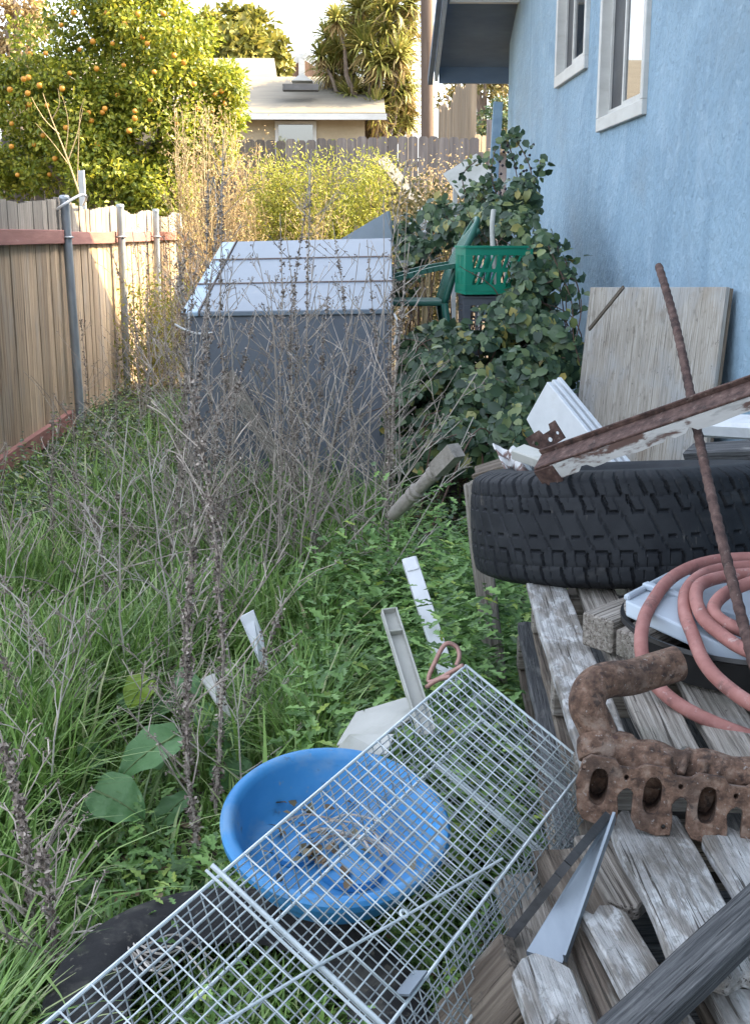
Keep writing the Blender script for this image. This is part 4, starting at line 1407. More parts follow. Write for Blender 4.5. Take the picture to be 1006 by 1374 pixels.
edge = lambda x, y: (x < .19 + .185 * (y - 1.2) + .03)
weeds(900, (-.15, .62), (2.5, 4.6), .42, .085, lambda x, y: edge(x, y) & (x > -.1 - .02 * y))
weeds(300, (.1, .75), (3.4, 5.6), .36, .085, lambda x, y: (x < .19 + .185 * (y - 1.2) + .05) | (y > 4.3))
weeds(420, (.0, .60), (3.2, 4.7), .62, .08, lambda x, y: edge(x, y - .15) & (x > .12))
weeds(260, (.12, .42), (2.35, 3.2), .6, .075, lambda x, y: edge(x, y) & (x > .05 + .07 * y))
weeds(110, (.16, .40), (2.75, 3.25), .78, .075, lambda x, y: edge(x, y) & (x > .2), 10)
weeds(650, (-.9, .45), (1.2, 2.7), .13, .06, edge)
tubx, tuby = -.04, 2.17
weeds(260, (-.55, .35), (1.5, 2.75), .3, .06, lambda x, y: (((x - tubx) ** 2 + (y - tuby) ** 2) > .27 ** 2) & (((x - tubx) ** 2 + (y - tuby) ** 2) < .40 ** 2) & (x < .2))
weeds(900, (-2.1, .2), (2.6, 6.9), .17, .06)
weeds(260, (FX + .05, -1.0), (6.2, 11.5), .26, .05, None, 7, OVAL)
weeds(350, (-1, 1.4), (5.4, 6.9), .2, .06, lambda x, y: (x > .2), 7, OVAL)
tag(npmesh('leafy_weeds', *join(sets), lf_weed), kind='stuff')

sets = []
weeds(620, (FX + .05, -.9), (6.0, 11.5), .28, .055, None, 7, OVAL)
weeds(240, (.3, 1.4), (5.2, 6.8), .2, .055, None, 7, OVAL)
tag(npmesh('dark_ground_cover', *join(sets), lf_bramble), kind='stuff')
# leaf litter
n = 2600
x = RNG.uniform(-1.8, .9, n)
y = 1.2 + 6 * RNG.random(n) ** 1.3
p = np.stack([x, y, np.array([gz(a, b) for a, b in zip(x, y)]) + .012 + .02 * RNG.random(n)], 1)
tag(npmesh('leaf_litter', *leafset(p, rnd_unit(n) * np.array([1, 1, .25]), rnd_unit(n) * .4 + np.array([0, 0, 1]), .045 * RNG.uniform(.5, 1.3, n), .03, OVAL), leaf_litter), kind='stuff')

# broad dock leaves


def dock(pos, label, leaves, group=None):
    t = thing('dock_plant', pos, label, 'plant', group)
    pos = V(pos)
    for (tx, ty, dY, ln, wd, mat, *extra) in leaves:
        tip = P(tx, ty, pos.y + dY)
        basep = pos + V((0, 0, .02))
        dirv = (tip - basep)
        hz = V((dirv.x, dirv.y, 0))
        if hz.length < .05:
            hz = V((.05, -.1, 0))
        hz.normalize()
        if len(extra):
            hz = V((*extra, 0)).normalized()
        lr = random.Random(int(tx * 7 + ty))
        nrm_ = V((lr.uniform(-.25, .25), -.62, .78)).normalized()
        hz = (hz - nrm_ * hz.dot(nrm_)).normalized()
        cen = tip
        a = cen - hz * ln * .5
        sd = nrm_.cross(hz)
        nu, nv = 14, 8
        vs, fs = [], []
        for i in range(nu + 1):
            u = i / nu
            wv = wd * 1.1 * (math.sin(math.pi * min(1, u * .9 + .1)) ** .6) * (1 - .3 * u)
            c = a + hz * ln * u + nrm_ * (ln * .10 * math.sin(u * math.pi) - ln * .16 * u * u)
            for j in range(nv + 1):
                v = j / nv * 2 - 1
                vs.append(c + sd * wv * v * .5 + nrm_ * (abs(v) * wd * .13 + .006 * math.sin(u * 17 + v * 3 + tx) * abs(v) + .003 * math.sin(u * 40) * (1 - abs(v))))
        for i in range(nu):
            for j in range(nv):
                q = i * (nv + 1) + j
                fs.append((q, q + 1, q + nv + 2, q + nv + 1))
        MB().add(vs, fs).build('leaf', mat, t, smooth=True)
        MB().tube(spline([basep, basep.lerp(a, .5) + V((0, 0, .03)), a] + [a + hz * ln * u_ + nrm_ * (ln * .10 * math.sin(u_ * math.pi) - ln * .16 * u_ * u_ + .0015) for u_ in (.2, .4, .6, .8, .97)], 5), [.004] * 11 + [.0035 - .0001 * q_ for q_ in range(25)], 5).build('leaf_stalk', green_stem, t)


q = Pz(185, 1130, 0.02)
dock((q.x, q.y, gz(q.x, q.y)), 'broad leaved dock plant with large drooping green leaves in the grass', [(160, 1078, -.05, .15, .135, dock_m, .85, -.5), (128, 1085, .0, .1, .08, dock_m, -.9, -.3), (200, 1012, .1, .19, .12, dock_m, -.75, -.6), (215, 1000, .3, .15, .08, dock_m), (235, 1085, .1, .13, .08, dock_m), (120, 1010, .3, .11, .07, dock_m)])
q = Pz(200, 1010, 0.02)
dock((q.x, q.y, gz(q.x, q.y)), 'small dock plant with one upright yellow green leaf beside the straight pale stalk', [(187, 930, .05, .11, .11, dock_y, -.5, -.75), (168, 940, .1, .08, .05, dock_m), (222, 945, .1, .1, .06, dock_m)])
q = Pz(300, 1060, 0.02)
dock((q.x, q.y, gz(q.x, q.y)), 'dock plant with rounded green leaves between fuzzy dead stalk and blue tub', [(305, 995, .1, .13, .12, dock_m, .7, -.7), (312, 1045, .0, .13, .13, dock_m, .5, -.8), (250, 915, .4, .13, .08, dock_m), (275, 960, .3, .12, .08, dock_m)])

# ---------------------------------------------------------------- junk pile: pallets
ZT = .74


# work with slats at negative v (to the right of the edge)


def rpal(name, label, p, q, L, Wd, z, spec, seed, st=None, loose=()):
    x = V((q[0] - p[0], q[1] - p[1], 0)).normalized()
    y = V((x.y, -x.x, 0))       # to the right
    t = thing(name, (p[0], p[1], z - .14), label, 'pallet')
    rg = random.Random(seed)
    o = V((p[0], p[1], 0))

    def pt(u, v, zz):
        return o + x * u + y * v + V((0, 0, zz))
    for i, (v, w, u0, u1, mt, dz) in enumerate(spec):
        board('slat', pt(u0, v + w / 2, z - .011 + dz), pt(u1, v + w / 2 + rg.uniform(-.012, .012), z - .011 + dz), w, .021, mt, t, ragged=.022, warp=.008, seed=seed * 10 + i)
    for u in (st or (.05, L * .5, L - .05)):
        board('stringer', pt(u, .0, z - .068), pt(u, Wd, z - .068), .042, .088, wood_grey, t, seed=seed * 10 + int(u * 10), bevel=.004)
    for i in range(3):
        v = .05 + i * (Wd - .1) / 2
        if st and u < .2:
            break
        board('bottom_slat', pt(0, v, z - .124), pt(L, v, z - .124), .09, .018, wood_brown, t, seed=seed + i, ragged=.02)
    return t


def zslat(w):
    return w


rpal('wooden_pallet', 'weathered grey pallet on top of the junk pile under the tyre', (.36, 1.55), (.50, 3.3), 1.2, 1.15, ZT,
     [(.0, .09, 0.15, 1.2, wood_paint, 0), (.115, .085, 0.23, 1.2, wood_grey, 0), (.225, .09, 0.18, 1.2, wood_grey, 0), (.345, .1, 0.19, 1.2, wood_paint, 0), (.47, .09, 0.18, 1.2, wood_grey, 0), (.59, .1, 0.18, 1.2, wood_grey, 0), (.72, .1, 0.16, 1.2, wood_grey, 0), (.85, .1, 0.19, 1.2, wood_paint, 0), (.98, .12, 0.18, 1.2, wood_grey, 0)], 31, (.26, .65, 1.15))
bp_ = thing('broken_pallet', Pz(870, 1250, ZT - .2), 'broken pallet with flaking white paint on its slanting slats nearest the viewer', 'pallet')
for i, (a, b_, w, z, mt, rg_) in enumerate((((862, 1105), (975, 1330), .105, .05, wood_paint, .03), ((806, 1228), (905, 1400), .062, .07, wood_paint, .02), ((752, 1150), (880, 1420), .085, .10, wood_brown, .01), ((985, 1120), (1085, 1290), .1, .04, wood_paint, .03),
                                          ((700, 1180), (770, 1420), .085, .13, wood_grey, .01), ((905, 1200), (1010, 1400), .09, .10, wood_brown, .01), ((800, 1130), (850, 1215), .07, .08, wood_grey, .02), ((1000, 1330), (1040, 1400), .1, .07, wood_paint, .02))):
    board('slat', Pz(*a, ZT - z), Pz(*b_, ZT - z), w, .022, mt, bp_, ragged=rg_, warp=.008, seed=500 + i, bevel=.003)
for i, (a, b_) in enumerate((((730, 1255), (1060, 1235)), ((745, 1400), (1060, 1400)))):
    board('stringer', Pz(*a, ZT - .175), Pz(*b_, ZT - .175), .045, .085, wood_dark_and_shade, bp_, seed=520 + i)
rpal('wooden_pallet', 'lower pallet with slats coloured as gap shade, pressed into the weeds beneath the painted slats', (.30, .95), (.49, 3.2), 2.2, 1.1, ZT - .24,
     [(.0, .09, .0, 2.2, wood_dark_and_shade, 0), (.13, .09, .0, 2.2, wood_dark_and_shade, 0), (.27, .09, .0, 2.2, wood_dark_and_shade, 0), (.4, .09, .0, 2.2, wood_dark_and_shade, 0), (.55, .09, 0, 2.2, wood_dark_and_shade, 0), (.7, .09, 0, 2.2, wood_dark_and_shade, 0), (.85, .09, 0, 2.2, wood_dark_and_shade, 0), (1., .09, 0, 2.2, wood_dark_and_shade, 0)], 33)  # slats coloured dark to stand in for shade in the gaps above
rpal('wooden_pallet', 'bottom pallet of the stack resting on the ground', (.33, .95), (.54, 3.3), 2.3, 1.1, ZT - .40,
     [(.0, .09, .0, 2.3, wood_dark_and_shade, 0), (.14, .09, .0, 2.3, wood_dark_and_shade, 0), (.3, .09, .0, 2.3, wood_dark_and_shade, 0), (.45, .09, .0, 2.3, wood_dark_and_shade, 0), (.6, .09, 0, 2.3, wood_dark_and_shade, 0), (.8, .09, 0, 2.3, wood_dark_and_shade, 0), (1., .09, 0, 2.3, wood_dark_and_shade, 0)], 34)  # dark slat colour again carries the shade seen between upper boards
# blocks under the stack
mb = MB()
for (x, y) in ((.5, 1.0), (.75, 3.0), (1.3, 1.0), (1.45, 3.0)):
    mb.box((x - .1, y - .15, -.05), (x + .1, y + .15, ZT - .54))
tag(mb.build('timber_supports', wood_brown), 'dark timber blocks carrying the pallet stack above the soil', 'timber')

# loose boards at the near corner
tag(board('dark_timber', Pz(815, 1410, ZT - .03), Pz(1040, 1200, ZT + .02), .048, .045, wood_dark_and_shade, up=(0, -.35, 1), seed=5, warp=.008, ragged=.012, bevel=.004), 'dark grey timber laid slantwise across the painted pallet slats', 'timber')
tag(board('broken_board', Pz(760, 1400, ZT - .1), Pz(718, 1290, ZT - .08), .075, .022, wood_paint, seed=12, ragged=.035), 'short broken board with lilac white paint below the steel strip', 'board')
tag(board('broken_board', Pz(610, 1400, ZT - .2), Pz(695, 1305, ZT - .1), .10, .03, wood_brown, up=(-.3, -.5, 1), seed=14, ragged=.02), 'rough brown broken board end tilting beside the lilac painted board', 'board')

# far pile end: rubble post beneath the tyre
tag(board('upright_plank', P(668, 830, 3.35) - V((0, 0, .2)), P(634, 645, 3.5), .06, .05, plank_m, up=(0, -1, 0), seed=21, ragged=.02, bevel=.006), 'rough grey upright plank end half hidden beside the big tyre', 'plank')
tag(board('broken_board', P(640, 636, 3.6), P(735, 606, 3.5), .06, .03, wood_brown, up=(0, -.4, 1), seed=23, ragged=.03), 'reddish brown splintered board lying behind the big tyre', 'board')

# turned baluster
a, b_ = P(526, 692, 4.3), P(612, 604, 4.05)
m = frame(a, b_)
L = (b_ - a).length
pr = [(0, 0), (.02, 0), (.026, .02), (.031, .1), (.030, .16), (.036, .165), (.036, .175), (.03, .18), (.035, .19), (.035, .2), (.03, .21), (.034, .3)]
s = L / .42
prof = [(0, 0), (.024, .0), (.03, .03), (.033, .10), (.028, .125), (.036, .135), (.036, .145), (.029, .152), (.036, .16), (.036, .17), (.027, .18), (.031, .25), (.027, .262), (.036, .27), (.036, .28), (.028, .287), (.035, .295), (.03, .30)]
rot = m @ Matrix(((0, 0, 1, 0), (1, 0, 0, 0), (0, 1, 0, 0), (0, 0, 0, 1)))
mb = MB().lathe([(r * .82, z * s) for r, z in prof], 20, rot)
mb.box((-.027, -.027, .298 * s), (.027, .027, L), rot)
tag(mb.build('turned_baluster', baluster_m, origin=m, auto=35), 'grey turned wooden baluster leaning in the weeds near the big tyre', 'baluster')

# ---------------------------------------------------------------- tyre with tread


def tyre(name, label, c, Ro, wdt, mat, tilt=None, tread=True, nu=920, seed=0):
    Ri = Ro * .56
    prof = []
    hw = wdt / 2
    # tread section from -hw..hw then sidewall
    nt = 44
    sec = []
    for i in range(nt + 1):
        v = -1 + 2 * i / nt
        sec.append((Ro - .012 * abs(v) ** 3 * 1.0 - (.014 * max(0, (abs(v) - .88) / .12) ** 2), v * hw * .96, v))
    side = [(Ro - .05, hw * 1.03), (Ro - .09, hw * 1.06), (Ri + .05, hw * .98), (Ri + .02, hw * .84), (Ri, hw * .76), (Ri - .002, hw * .66), (Ri + .012, hw * .62), (Ri + .05, hw * .86), (Ro - .09, hw * .95), (Ro - .03, hw * .8)]
    full = [(r, z, v) for r, z, v in sec] + [(r, z, None) for r, z in side] + [(Ro - .02, 0, None)] + [(r, -z, None) for r, z in side[::-1]]
    k = len(full)
    vs, fs = [], []
    per = 46
    for i in range(nu):
        th = 2 * math.pi * i / nu
        ph = th * per / (2 * math.pi)
        for (r, z, v) in full:
            if v is not None and tread:
                g = 0.
                av = abs(v)
                ph = th * per / (2 * math.pi) + .10 * noise.noise((math.cos(th) * 5, math.sin(th) * 5, av * 2))
                if .40 < av <= 1.0:          # shoulder lugs: slanted grooves
                    s = (ph + (.95 * (av - .4) if v > 0 else -.35 * (av - .4)) + (.2 if .66 < av else 0)) % 1.0
                    g = 1.0 if s < .13 else (.35 if .5 < s < .54 else 0)
                    if .62 < av < .68:
                        g = max(g, .2)
                elif .33 < av <= .40:
                    g = .9 if (ph * 1.0 + (.0 if v > 0 else .5)) % 1 < .5 else .1
                elif .06 < av < .12 and v < 0:
                    s = (ph * 1.0 + av * 6) % 1
                    g = .8 if s < .38 else 0
                else:
                    s = (ph * 1.0 + v * 1.2) % 1
                    g = .35 if s < .1 else 0
                r = r - .0095 * g
            elif v is None and tread and r > Ro - .06:
                s = (ph + .3) % 1
                r -= .006 if s < .17 else 0
            vs.append((r * math.cos(th), r * math.sin(th), z))
    for i in range(nu):
        a, b = i * k, ((i + 1) % nu) * k
        for j in range(k):
            fs.append((a + j, b + j, b + (j + 1) % k, a + (j + 1) % k))
    mw = Matrix.Translation(c) @ (tilt or Matrix())
    mb = MB()
    mb.v = [tuple(mw @ V(v)) for v in vs]
    mb.f = fs
    o = mb.build(name, mat, origin=mw, auto=32)
    return tag(o, label, 'tyre')


tyre('tyre', 'large worn black truck tyre with chunky tread lying flat on the pallets', (.735, 2.97, ZT + .097), .40, .262, rubber, Matrix.Rotation(R(-9.5), 4, 'X') @ Matrix.Rotation(R(-2), 4, 'Y'))
q = Pz(330, 1395, .12)
mb = MB()
for k in range(9):
    pa = random.uniform(110, 200)
    mb.tube(spline([Pz(pa - 60, 1250 + random.uniform(0, 60), .16), Pz(pa, 1235 + random.uniform(0, 50), .215), Pz(pa + 45, 1262 + random.uniform(-8, 50), .215), Pz(pa + 90, 1300 + random.uniform(-40, 40), .17)], 5), .0022, 5)
tag(mb.build('bent_straw', dry_pale), 'few bent dry stems draped over the half sunk black tyre', 'straw')
tyre('tyre', 'dusty smooth black tyre half sunk in weeds under the wire trap', (q.x - .02, q.y + .03, .09), .36, .2, rubber_old, Matrix.Rotation(R(5), 4, 'X') @ Matrix.Rotation(R(6), 4, 'Y'), tread=False, nu=96)

# ---------------------------------------------------------------- plywood sheet leaning on wall
A0, A1 = V((1.42, 6.75, 1.262)), V((1.715, 5.28, 1.325))
out_ = V((-.16, -.03, 0))
B0, B1 = V((A0.x - .10, A0.y - .05, .12)), V((A1.x - .22, A1.y - .05, .12))
ux = (A1 - A0).normalized()
uy = (B0 - A0)
uy = (uy - ux * uy.dot(ux)).normalized()
un = ux.cross(uy)
mpl = Matrix((ux, uy, un)).transposed().to_4x4()
mpl.translation = A0
ps = thing('plywood_sheet', (1.5, 6, .1), 'weathered bare plywood sheet leaning against the blue wall', 'plywood')
Lx, Ly = (A1 - A0).length, 1.14
mb = MB().box((0, 0, -.02), (Lx, Ly, .0), mpl)
mb.build('face_sheet', plywood, ps, origin=mpl, bevel=.002)
mb = MB().box((.004, .004, .0005), (Lx - .004, Ly, .018), mpl)
mb.build('backing', ply_edge, ps, origin=mpl)
# thin stick against it
tag(board('thin_stick', P(790, 442, 6.3), P(836, 385, 5.95), .018, .012, wood_brown, up=(-1, -1, .4), seed=2, bevel=.002), 'thin brown stick lying against the top corner of the plywood', 'stick')

# white shelving boards
wb = thing('stacked_white_boards', P(790, 600, 3.7), 'bundle of white boards leaning on edge behind the rusty beam', 'boards')
e1_, e2_ = P(736, 512, 3.75), P(840, 640, 3.45)
ax = (e2_ - e1_).normalized()
for k in range(3):
    off = V((.022, .03, .004)) * k
    dn = V((.06, -.12, -.95))
    dn = (dn - ax * dn.dot(ax)).normalized()
    a = e1_ + off
    b2 = e2_ + off
    nr = ax.cross(dn).normalized() * .008
    vs = [a, b2, b2 + dn * .24, a + dn * (.16 + .01 * k)]
    mb = MB().add([v + nr for v in vs] + [v - nr for v in vs], [(3, 2, 1, 0), (4, 5, 6, 7), (0, 1, 5, 4), (1, 2, 6, 5), (2, 3, 7, 6), (3, 0, 4, 7)])
    mb.build('board', white_pl, wb, bevel=.002)
# white painted beam far right against the wall
tag(board('white_gutter', P(945, 570, 4.6), P(1090, 578, 4.2), .11, .07, white_pl, up=(0, -.5, 1), seed=6, bevel=.015), 'white rounded gutter length lying behind the rusty beam near the wall', 'gutter')
tag(board('dark_beam', P(925, 612, 3.9), P(1080, 605, 3.6), .08, .06, wood_dark_and_shade, up=(0, -.5, 1), seed=16), 'dark weathered beam lying behind the tyre below the white gutter', 'beam')
# rusty beam with peeling paint
p0, p1 = P(722, 622, 2.72), P(1045, 510, 2.36)
rbm = thing('rusty_beam', p0, 'long rusty steel angle with peeling white paint resting on the tyre', 'steel beam')
m = frame(p0, p1, (0, -.55, 1))
L = (p1 - p0).length
MB().box((0, -.028, .0), (L, .034, .006), m).box((0, .028, .006), (L, .034, .018), m).build('top_flange', rust_dark, rbm, origin=m, bevel=.0015)
mb = MB()
n = 40
rg = random.Random(3)
vs = []
for i in range(n + 1):
    u = i / n
    h = .042 * (1 - .25 * u) + .006 * noise.noise((u * 9, 1, 1)) - (.012 if rg.random() < .15 else 0)
    for (yy_, zz) in ((-.028, -.0005), (-.026, -h), (-.02, -h), (-.022, -.0005)):
        vs.append(m @ V((L * (.07 + .93 * u), yy_ + .003 * noise.noise((u * 12, 2, 0)), zz)))
fs = [(i * 4 + j, i * 4 + (j + 1) % 4, i * 4 + 4 + (j + 1) % 4, i * 4 + 4 + j) for i in range(n) for j in range(4)]
mb.add(vs, fs + [(3, 2, 1, 0), (n * 4, n * 4 + 1, n * 4 + 2, n * 4 + 3)])
mb.build('painted_flange', rust_paint, rbm, origin=m)
MB().box((-.004, -.03, -.05), (.05, -.02, -.0008), m).box((-.004, -.0195, -.05), (.004, .03, -.0008), m).build('end_plate', rust_dark, rbm, origin=m, bevel=.002)

# rusty bracket
q = P(745, 582, 3.2)
m = frame(P(712, 600, 3.2), P(757, 572, 3.15), (0, -1, .3))
br = curve_mesh([[(0, -.028), (.1, -.028), (.1, .028), (.08, .028), (.075, .012), (.05, .012), (.045, .028), (0, .028)], oval(.02, 0, .006, .006, 10), oval(.06, -.01, .007, .007, 10), oval(.088, -.005, .005, .005, 10)], .003)
tag(link('rusty_bracket', br, rust_dark, None, m), 'small rusty bracket plate with holes in front of the white boards', 'bracket')
tag(board('short_offcut', P(694, 606, 3.05), P(740, 622, 2.95), .05, .028, dirty_pl, up=(0, -.4, 1), seed=33), 'short pale wood offcut lying by the rusty beam end on the tyre', 'offcut')
# crumpled white metal piece
mb = MB()
a = P(664, 606, 3.15)
nu, nv = 10, 6
vs = []
for i in range(nu + 1):
    for j in range(nv + 1):
        u, v = i / nu, j / nv
        p = P(662 + 40 * u + 14 * v, 598 + 8 * u + 32 * v, 3.2 - .12 * v + .05 * math.sin(u * 7))
        vs.append(p + V((0, .03 * math.cos(u * 9 + v * 3), .012 * noise.noise((u * 5, v * 5, 2)))))
fs = [(i * (nv + 1) + j, (i + 1) * (nv + 1) + j, (i + 1) * (nv + 1) + j + 1, i * (nv + 1) + j + 1) for i in range(nu) for j in range(nv)]
mb.add(vs, fs)
o = tag(mb.build('crumpled_sheet', rust_paint, smooth=True), 'crumpled white painted metal scrap beside the tyre top', 'metal scrap')
sm = o.modifiers.new('s', 'SOLIDIFY')
sm.thickness = .003

# rebar
p0, p1 = P(883, 357, 3.12), P(1012, 895, 1.92)
d = p1 - p0
mb = MB()
n = 90
pts = [p0 + d * i / n + V((.006 * math.sin(i * .07), 0, .004 * math.sin(i * .11))) for i in range(n + 1)]
mb.tube(pts, [.0095 + (.0016 if i % 2 else 0) for i in range(n + 1)], 9)
tag(mb.build('steel_rod', rust_dark, auto=60), 'long thin rusty steel rod leaning across the tyre and plywood', 'rod')

# wood blocks
q = Pz(800, 850, ZT + .04)
wbk = board('wood_block', P(800, 850, 2.22), P(925, 800, 2.42), .075, .07, wood_grey, up=(-.1, -.1, 1), seed=41, bevel=.004)
tag(wbk, 'short weathered timber block with sawn end under the white tray', 'timber block')
tag(board('wood_block', P(842, 868, 2.13), P(925, 828, 2.26), .06, .055, wood_grey, up=(-.1, -.1, 1), seed=43, bevel=.004), 'smaller weathered timber block pushed against the sawn block by the rusty pipe', 'timber block')

# white tray / panel
tr = thing('white_plastic_panel', P(930, 830, 2.1), 'pale blue white plastic panel under the coiled red hose', 'panel')
c0, c1, c2, c3 = P(838, 805, 2.2), P(1030, 892, 1.95), P(1060, 790, 2.35), P(905, 768, 2.5)
dn = V((0, -.01, -.03))
mb = MB().add([c0, c1, c2, c3] + [c + dn for c in (c0, c1, c2, c3)], [(0, 1, 2, 3), (7, 6, 5, 4), (0, 4, 5, 1), (1, 5, 6, 2), (2, 6, 7, 3), (3, 7, 4, 0)])
mb.build('panel', tray_m, tr, bevel=.004, segs=2)
mb = MB()
a, b_ = c0.lerp(c3, .35) + V((0, 0, .004)), c1.lerp(c2, .35) + V((0, 0, .004))
mb.bar(a + V((0, 0, .006)), b_ + V((0, 0, .006)), .02, .014)
mb.bar(c0.lerp(c1, .02) + V((0, .01, .004)), c3.lerp(c2, .02) + V((0, 0, .004)), .012, .012)
mb.build('rib', tray_m, tr, bevel=.003)
# black pan beneath
pc = Pz(1030, 905, ZT + .03)
mb = MB().lathe([(0, .012), (.2, .012), (.215, .02), (.235, .075), (.25, .08), (.252, .072), (.24, .066), (.222, .005), (.2, 0), (0, 0)], 56, Matrix.Translation((pc.x + .02, pc.y + .16, ZT + .005)))
tag(mb.build('black_basin', black_pl, auto=40), 'shallow black plastic basin beneath the white panel and hose', 'basin')

# hose coil
hpts = []


def hp_(lst, a=.553, b=.13):
    return [Ppl(x, y, a + dz, b) for x, y, dz in lst]


h1 = hp_([(1130, 765, .0), (1040, 750, .02), (960, 752, .02), (905, 772, .02), (872, 812, .025), (860, 850, .02), (864, 892, -.01), (885, 925, -.04), (930, 957, -.05), (1010, 990, -.06), (1090, 1005, -.05), (1190, 960, -.04), (1230, 880, 0), (1190, 800, .02),
          (1090, 765, .035), (1010, 760, .03), (950, 768, .03), (922, 790, .03), (918, 820, .03), (928, 850, .02), (945, 890, .01), (975, 922, 0), (1020, 950, 0), (1090, 965, 0), (1170, 930, 0), (1190, 860, .02), (1120, 800, .05),
          (1050, 772, .05), (985, 772, .05), (943, 782, .05), (933, 800, .05), (942, 828, .04), (965, 850, .03), (1000, 872, .03), (1060, 890, .03), (1120, 860, .03), (1110, 810, .06), (1050, 775, .07), (985, 790, .06), (958, 812, .05), (966, 832, .04), (1010, 850, .03), (1060, 850, .03)])
mb = MB().tube(spline(h1, 10), .0128, 14)
o = mb.build('garden_hose', hose_m, smooth=True)
tag(o, 'coiled faded red rubber hose heaped on the white panel', 'hose')


# ---------------------------------------------------------------- exhaust manifold
mf = thing('exhaust_manifold', Pz(900, 1090, ZT), 'rusty cast iron exhaust manifold with oval ports lying on the pallets', 'manifold')
mo = P(803, 1051, 1.60)
mx_ = P(1085, 1100, 1.535)
ex = (mx_ - mo).normalized()
eup = V((0, .28, 1))
eup = (eup - ex * eup.dot(ex)).normalized()
ey = eup.cross(ex)            # away from viewer
MM = Matrix((ex, ey, eup)).transposed().to_4x4()
MM.translation = mo
PITCH = .0775
NP_ = 4
rxp, ryp = .0145, .028
# flange outline in local (x, up)
outl = []
tops = [(-.033, .03), (-.03, .036), (-.01, .034), (.018, .036)]
bot = []
for i in range(NP_):
    cx_ = i * PITCH
    bot += [(cx_ - .026, -.004 if i else .02), (cx_ - .025, -.04), (cx_ - .016, -.053), (cx_ + .012, -.058), (cx_ + .03, -.054), (cx_ + .031, -.036), (cx_ + .027, -.012)]
    if i < NP_ - 1:
        bot += [(cx_ + .033, -.002), (cx_ + .04, .003), (cx_ + PITCH - .031, .001)]
xe = (NP_ - 1) * PITCH
top = [(xe + .03, .03), (xe + .026, .037)]
for i in range(NP_ - 1, -1, -1):
    cx_ = i * PITCH
    top += [(cx_ + .018, .038), (cx_ - .016, .038), (cx_ - .026, .03)]
    if i:
        top += [(cx_ - .034, .029), (cx_ - .052, .029)]
outl = bot + top
outl[0] = (-.032, -.002)
holes = []
for i in range(NP_):
    cx_ = i * PITCH
    holes.append(oval(cx_, -.004, rxp, ryp, 24, 2.6))
    holes.append(oval(cx_ - .04 if i else cx_ - .026, .016, .005, .0055, 10))
    holes.append(oval(cx_ + .021, -.045, .0048, .0048, 10))
FR = MM @ Matrix(((1, 0, 0, 0), (0, 0, 1, 0), (0, 1, 0, 0), (0, 0, 0, 1)))     # local z of curve -> away
FR = MM @ Matrix(((1, 0, 0, 0), (0, 0, -1, 0), (0, 1, 0, 0), (0, 0, 0, 1)))
holes[1:2] = [oval(-.024, .02, .0045, .005, 10)]
link('flange', curve_mesh([outl] + holes, .006, .0015, 1), rust, mf, FR)
mb = MB()


def ml(x, y, z):
    return MM @ V((x, y, z))


for i in range(NP_):
    cx_ = i * PITCH
    # hollow runner: oval sleeve that turns up into the log
    k = 20
    ring = []
    path = [(.004, 0, 1.28, 1.22), (.02, .002, 1.35, 1.2), (.035, .006, 1.55, 1.15), (.052, .018, 1.8, 1.05), (.07, .026, 1.5, .8)]
    vs, fs = [], []
    for (yy_, zz, sx, sz) in path:
        for j in range(k):
            a = 2 * math.pi * j / k
            vs.append(ml(cx_ + math.cos(a) * rxp * sx, yy_, -.004 + zz + math.sin(a) * ryp * sz))
    for q in range(len(path) - 1):
        for j in range(k):
            fs.append((q * k + j, q * k + (j + 1) % k, (q + 1) * k + (j + 1) % k, (q + 1) * k + j))
    inn = [(-.002, 0), (.022, .003), (.04, .008)]
    o_ = len(vs)
    for (yy_, zz) in inn:
        for j in range(k):
            a = 2 * math.pi * j / k
            vs.append(ml(cx_ + math.cos(a) * rxp * .99, yy_, -.004 + zz + math.sin(a) * ryp * .99))
    for q in range(2):
        for j in range(k):
            fs.append((o_ + q * k + (j + 1) % k, o_ + q * k + j, o_ + (q + 1) * k + j, o_ + (q + 1) * k + (j + 1) % k))
    fs.append(tuple(o_ + 2 * k + j for j in range(k)))
    mb.add(vs, fs)
mb.build('runners', rust, mf, smooth=True)
mb = MB()
pts, rs = [], []
for i in range(40):
    u = i / 39
    x = -.012 + u * (xe + .06)
    ph = (x / PITCH) % 1
    bulge = .5 + .5 * math.cos(2 * math.pi * (x / PITCH))
    pts.append(ml(x, .064 + .003 * math.sin(x * 60), .03 + .002 * math.sin(x * 40)))
    rs.append((.031 + .007 * bulge) * (1 if .02 < u < .98 else .75))
mb.tube(pts, rs, 22)
# end boss and lugs
mb.tube([ml(.0, .06, .03), ml(-.006, .066, .045), ml(-.008, .072, .055)], [.034, .033, .031], 18)
mb.tube([ml(.03, .07, .04), ml(.03, .066, .069)], [.02, .016], 14)
for x in (.115, .165, .235):
    mb.tube([ml(x, .02, .03), ml(x + .008, .045, .055), ml(x + .014, .075, .059)], [.006, .007, .006], 8)
    mb.tube([ml(x - .02, .03, .03), ml(x - .02, .028, .054)], [.0085, .0075], 8)
o = mb.build('log', rust, mf, smooth=True)
rmod = o.modifiers.new('r', 'REMESH')
rmod.mode = 'VOXEL'
rmod.voxel_size = .0024
smm = o.modifiers.new('s', 'SMOOTH')
smm.iterations = 5
tx = bpy.data.textures.new('cast', 'CLOUDS')
tx.noise_scale = .005
dm = o.modifiers.new('d', 'DISPLACE')
dm.texture = tx
dm.strength = .0015
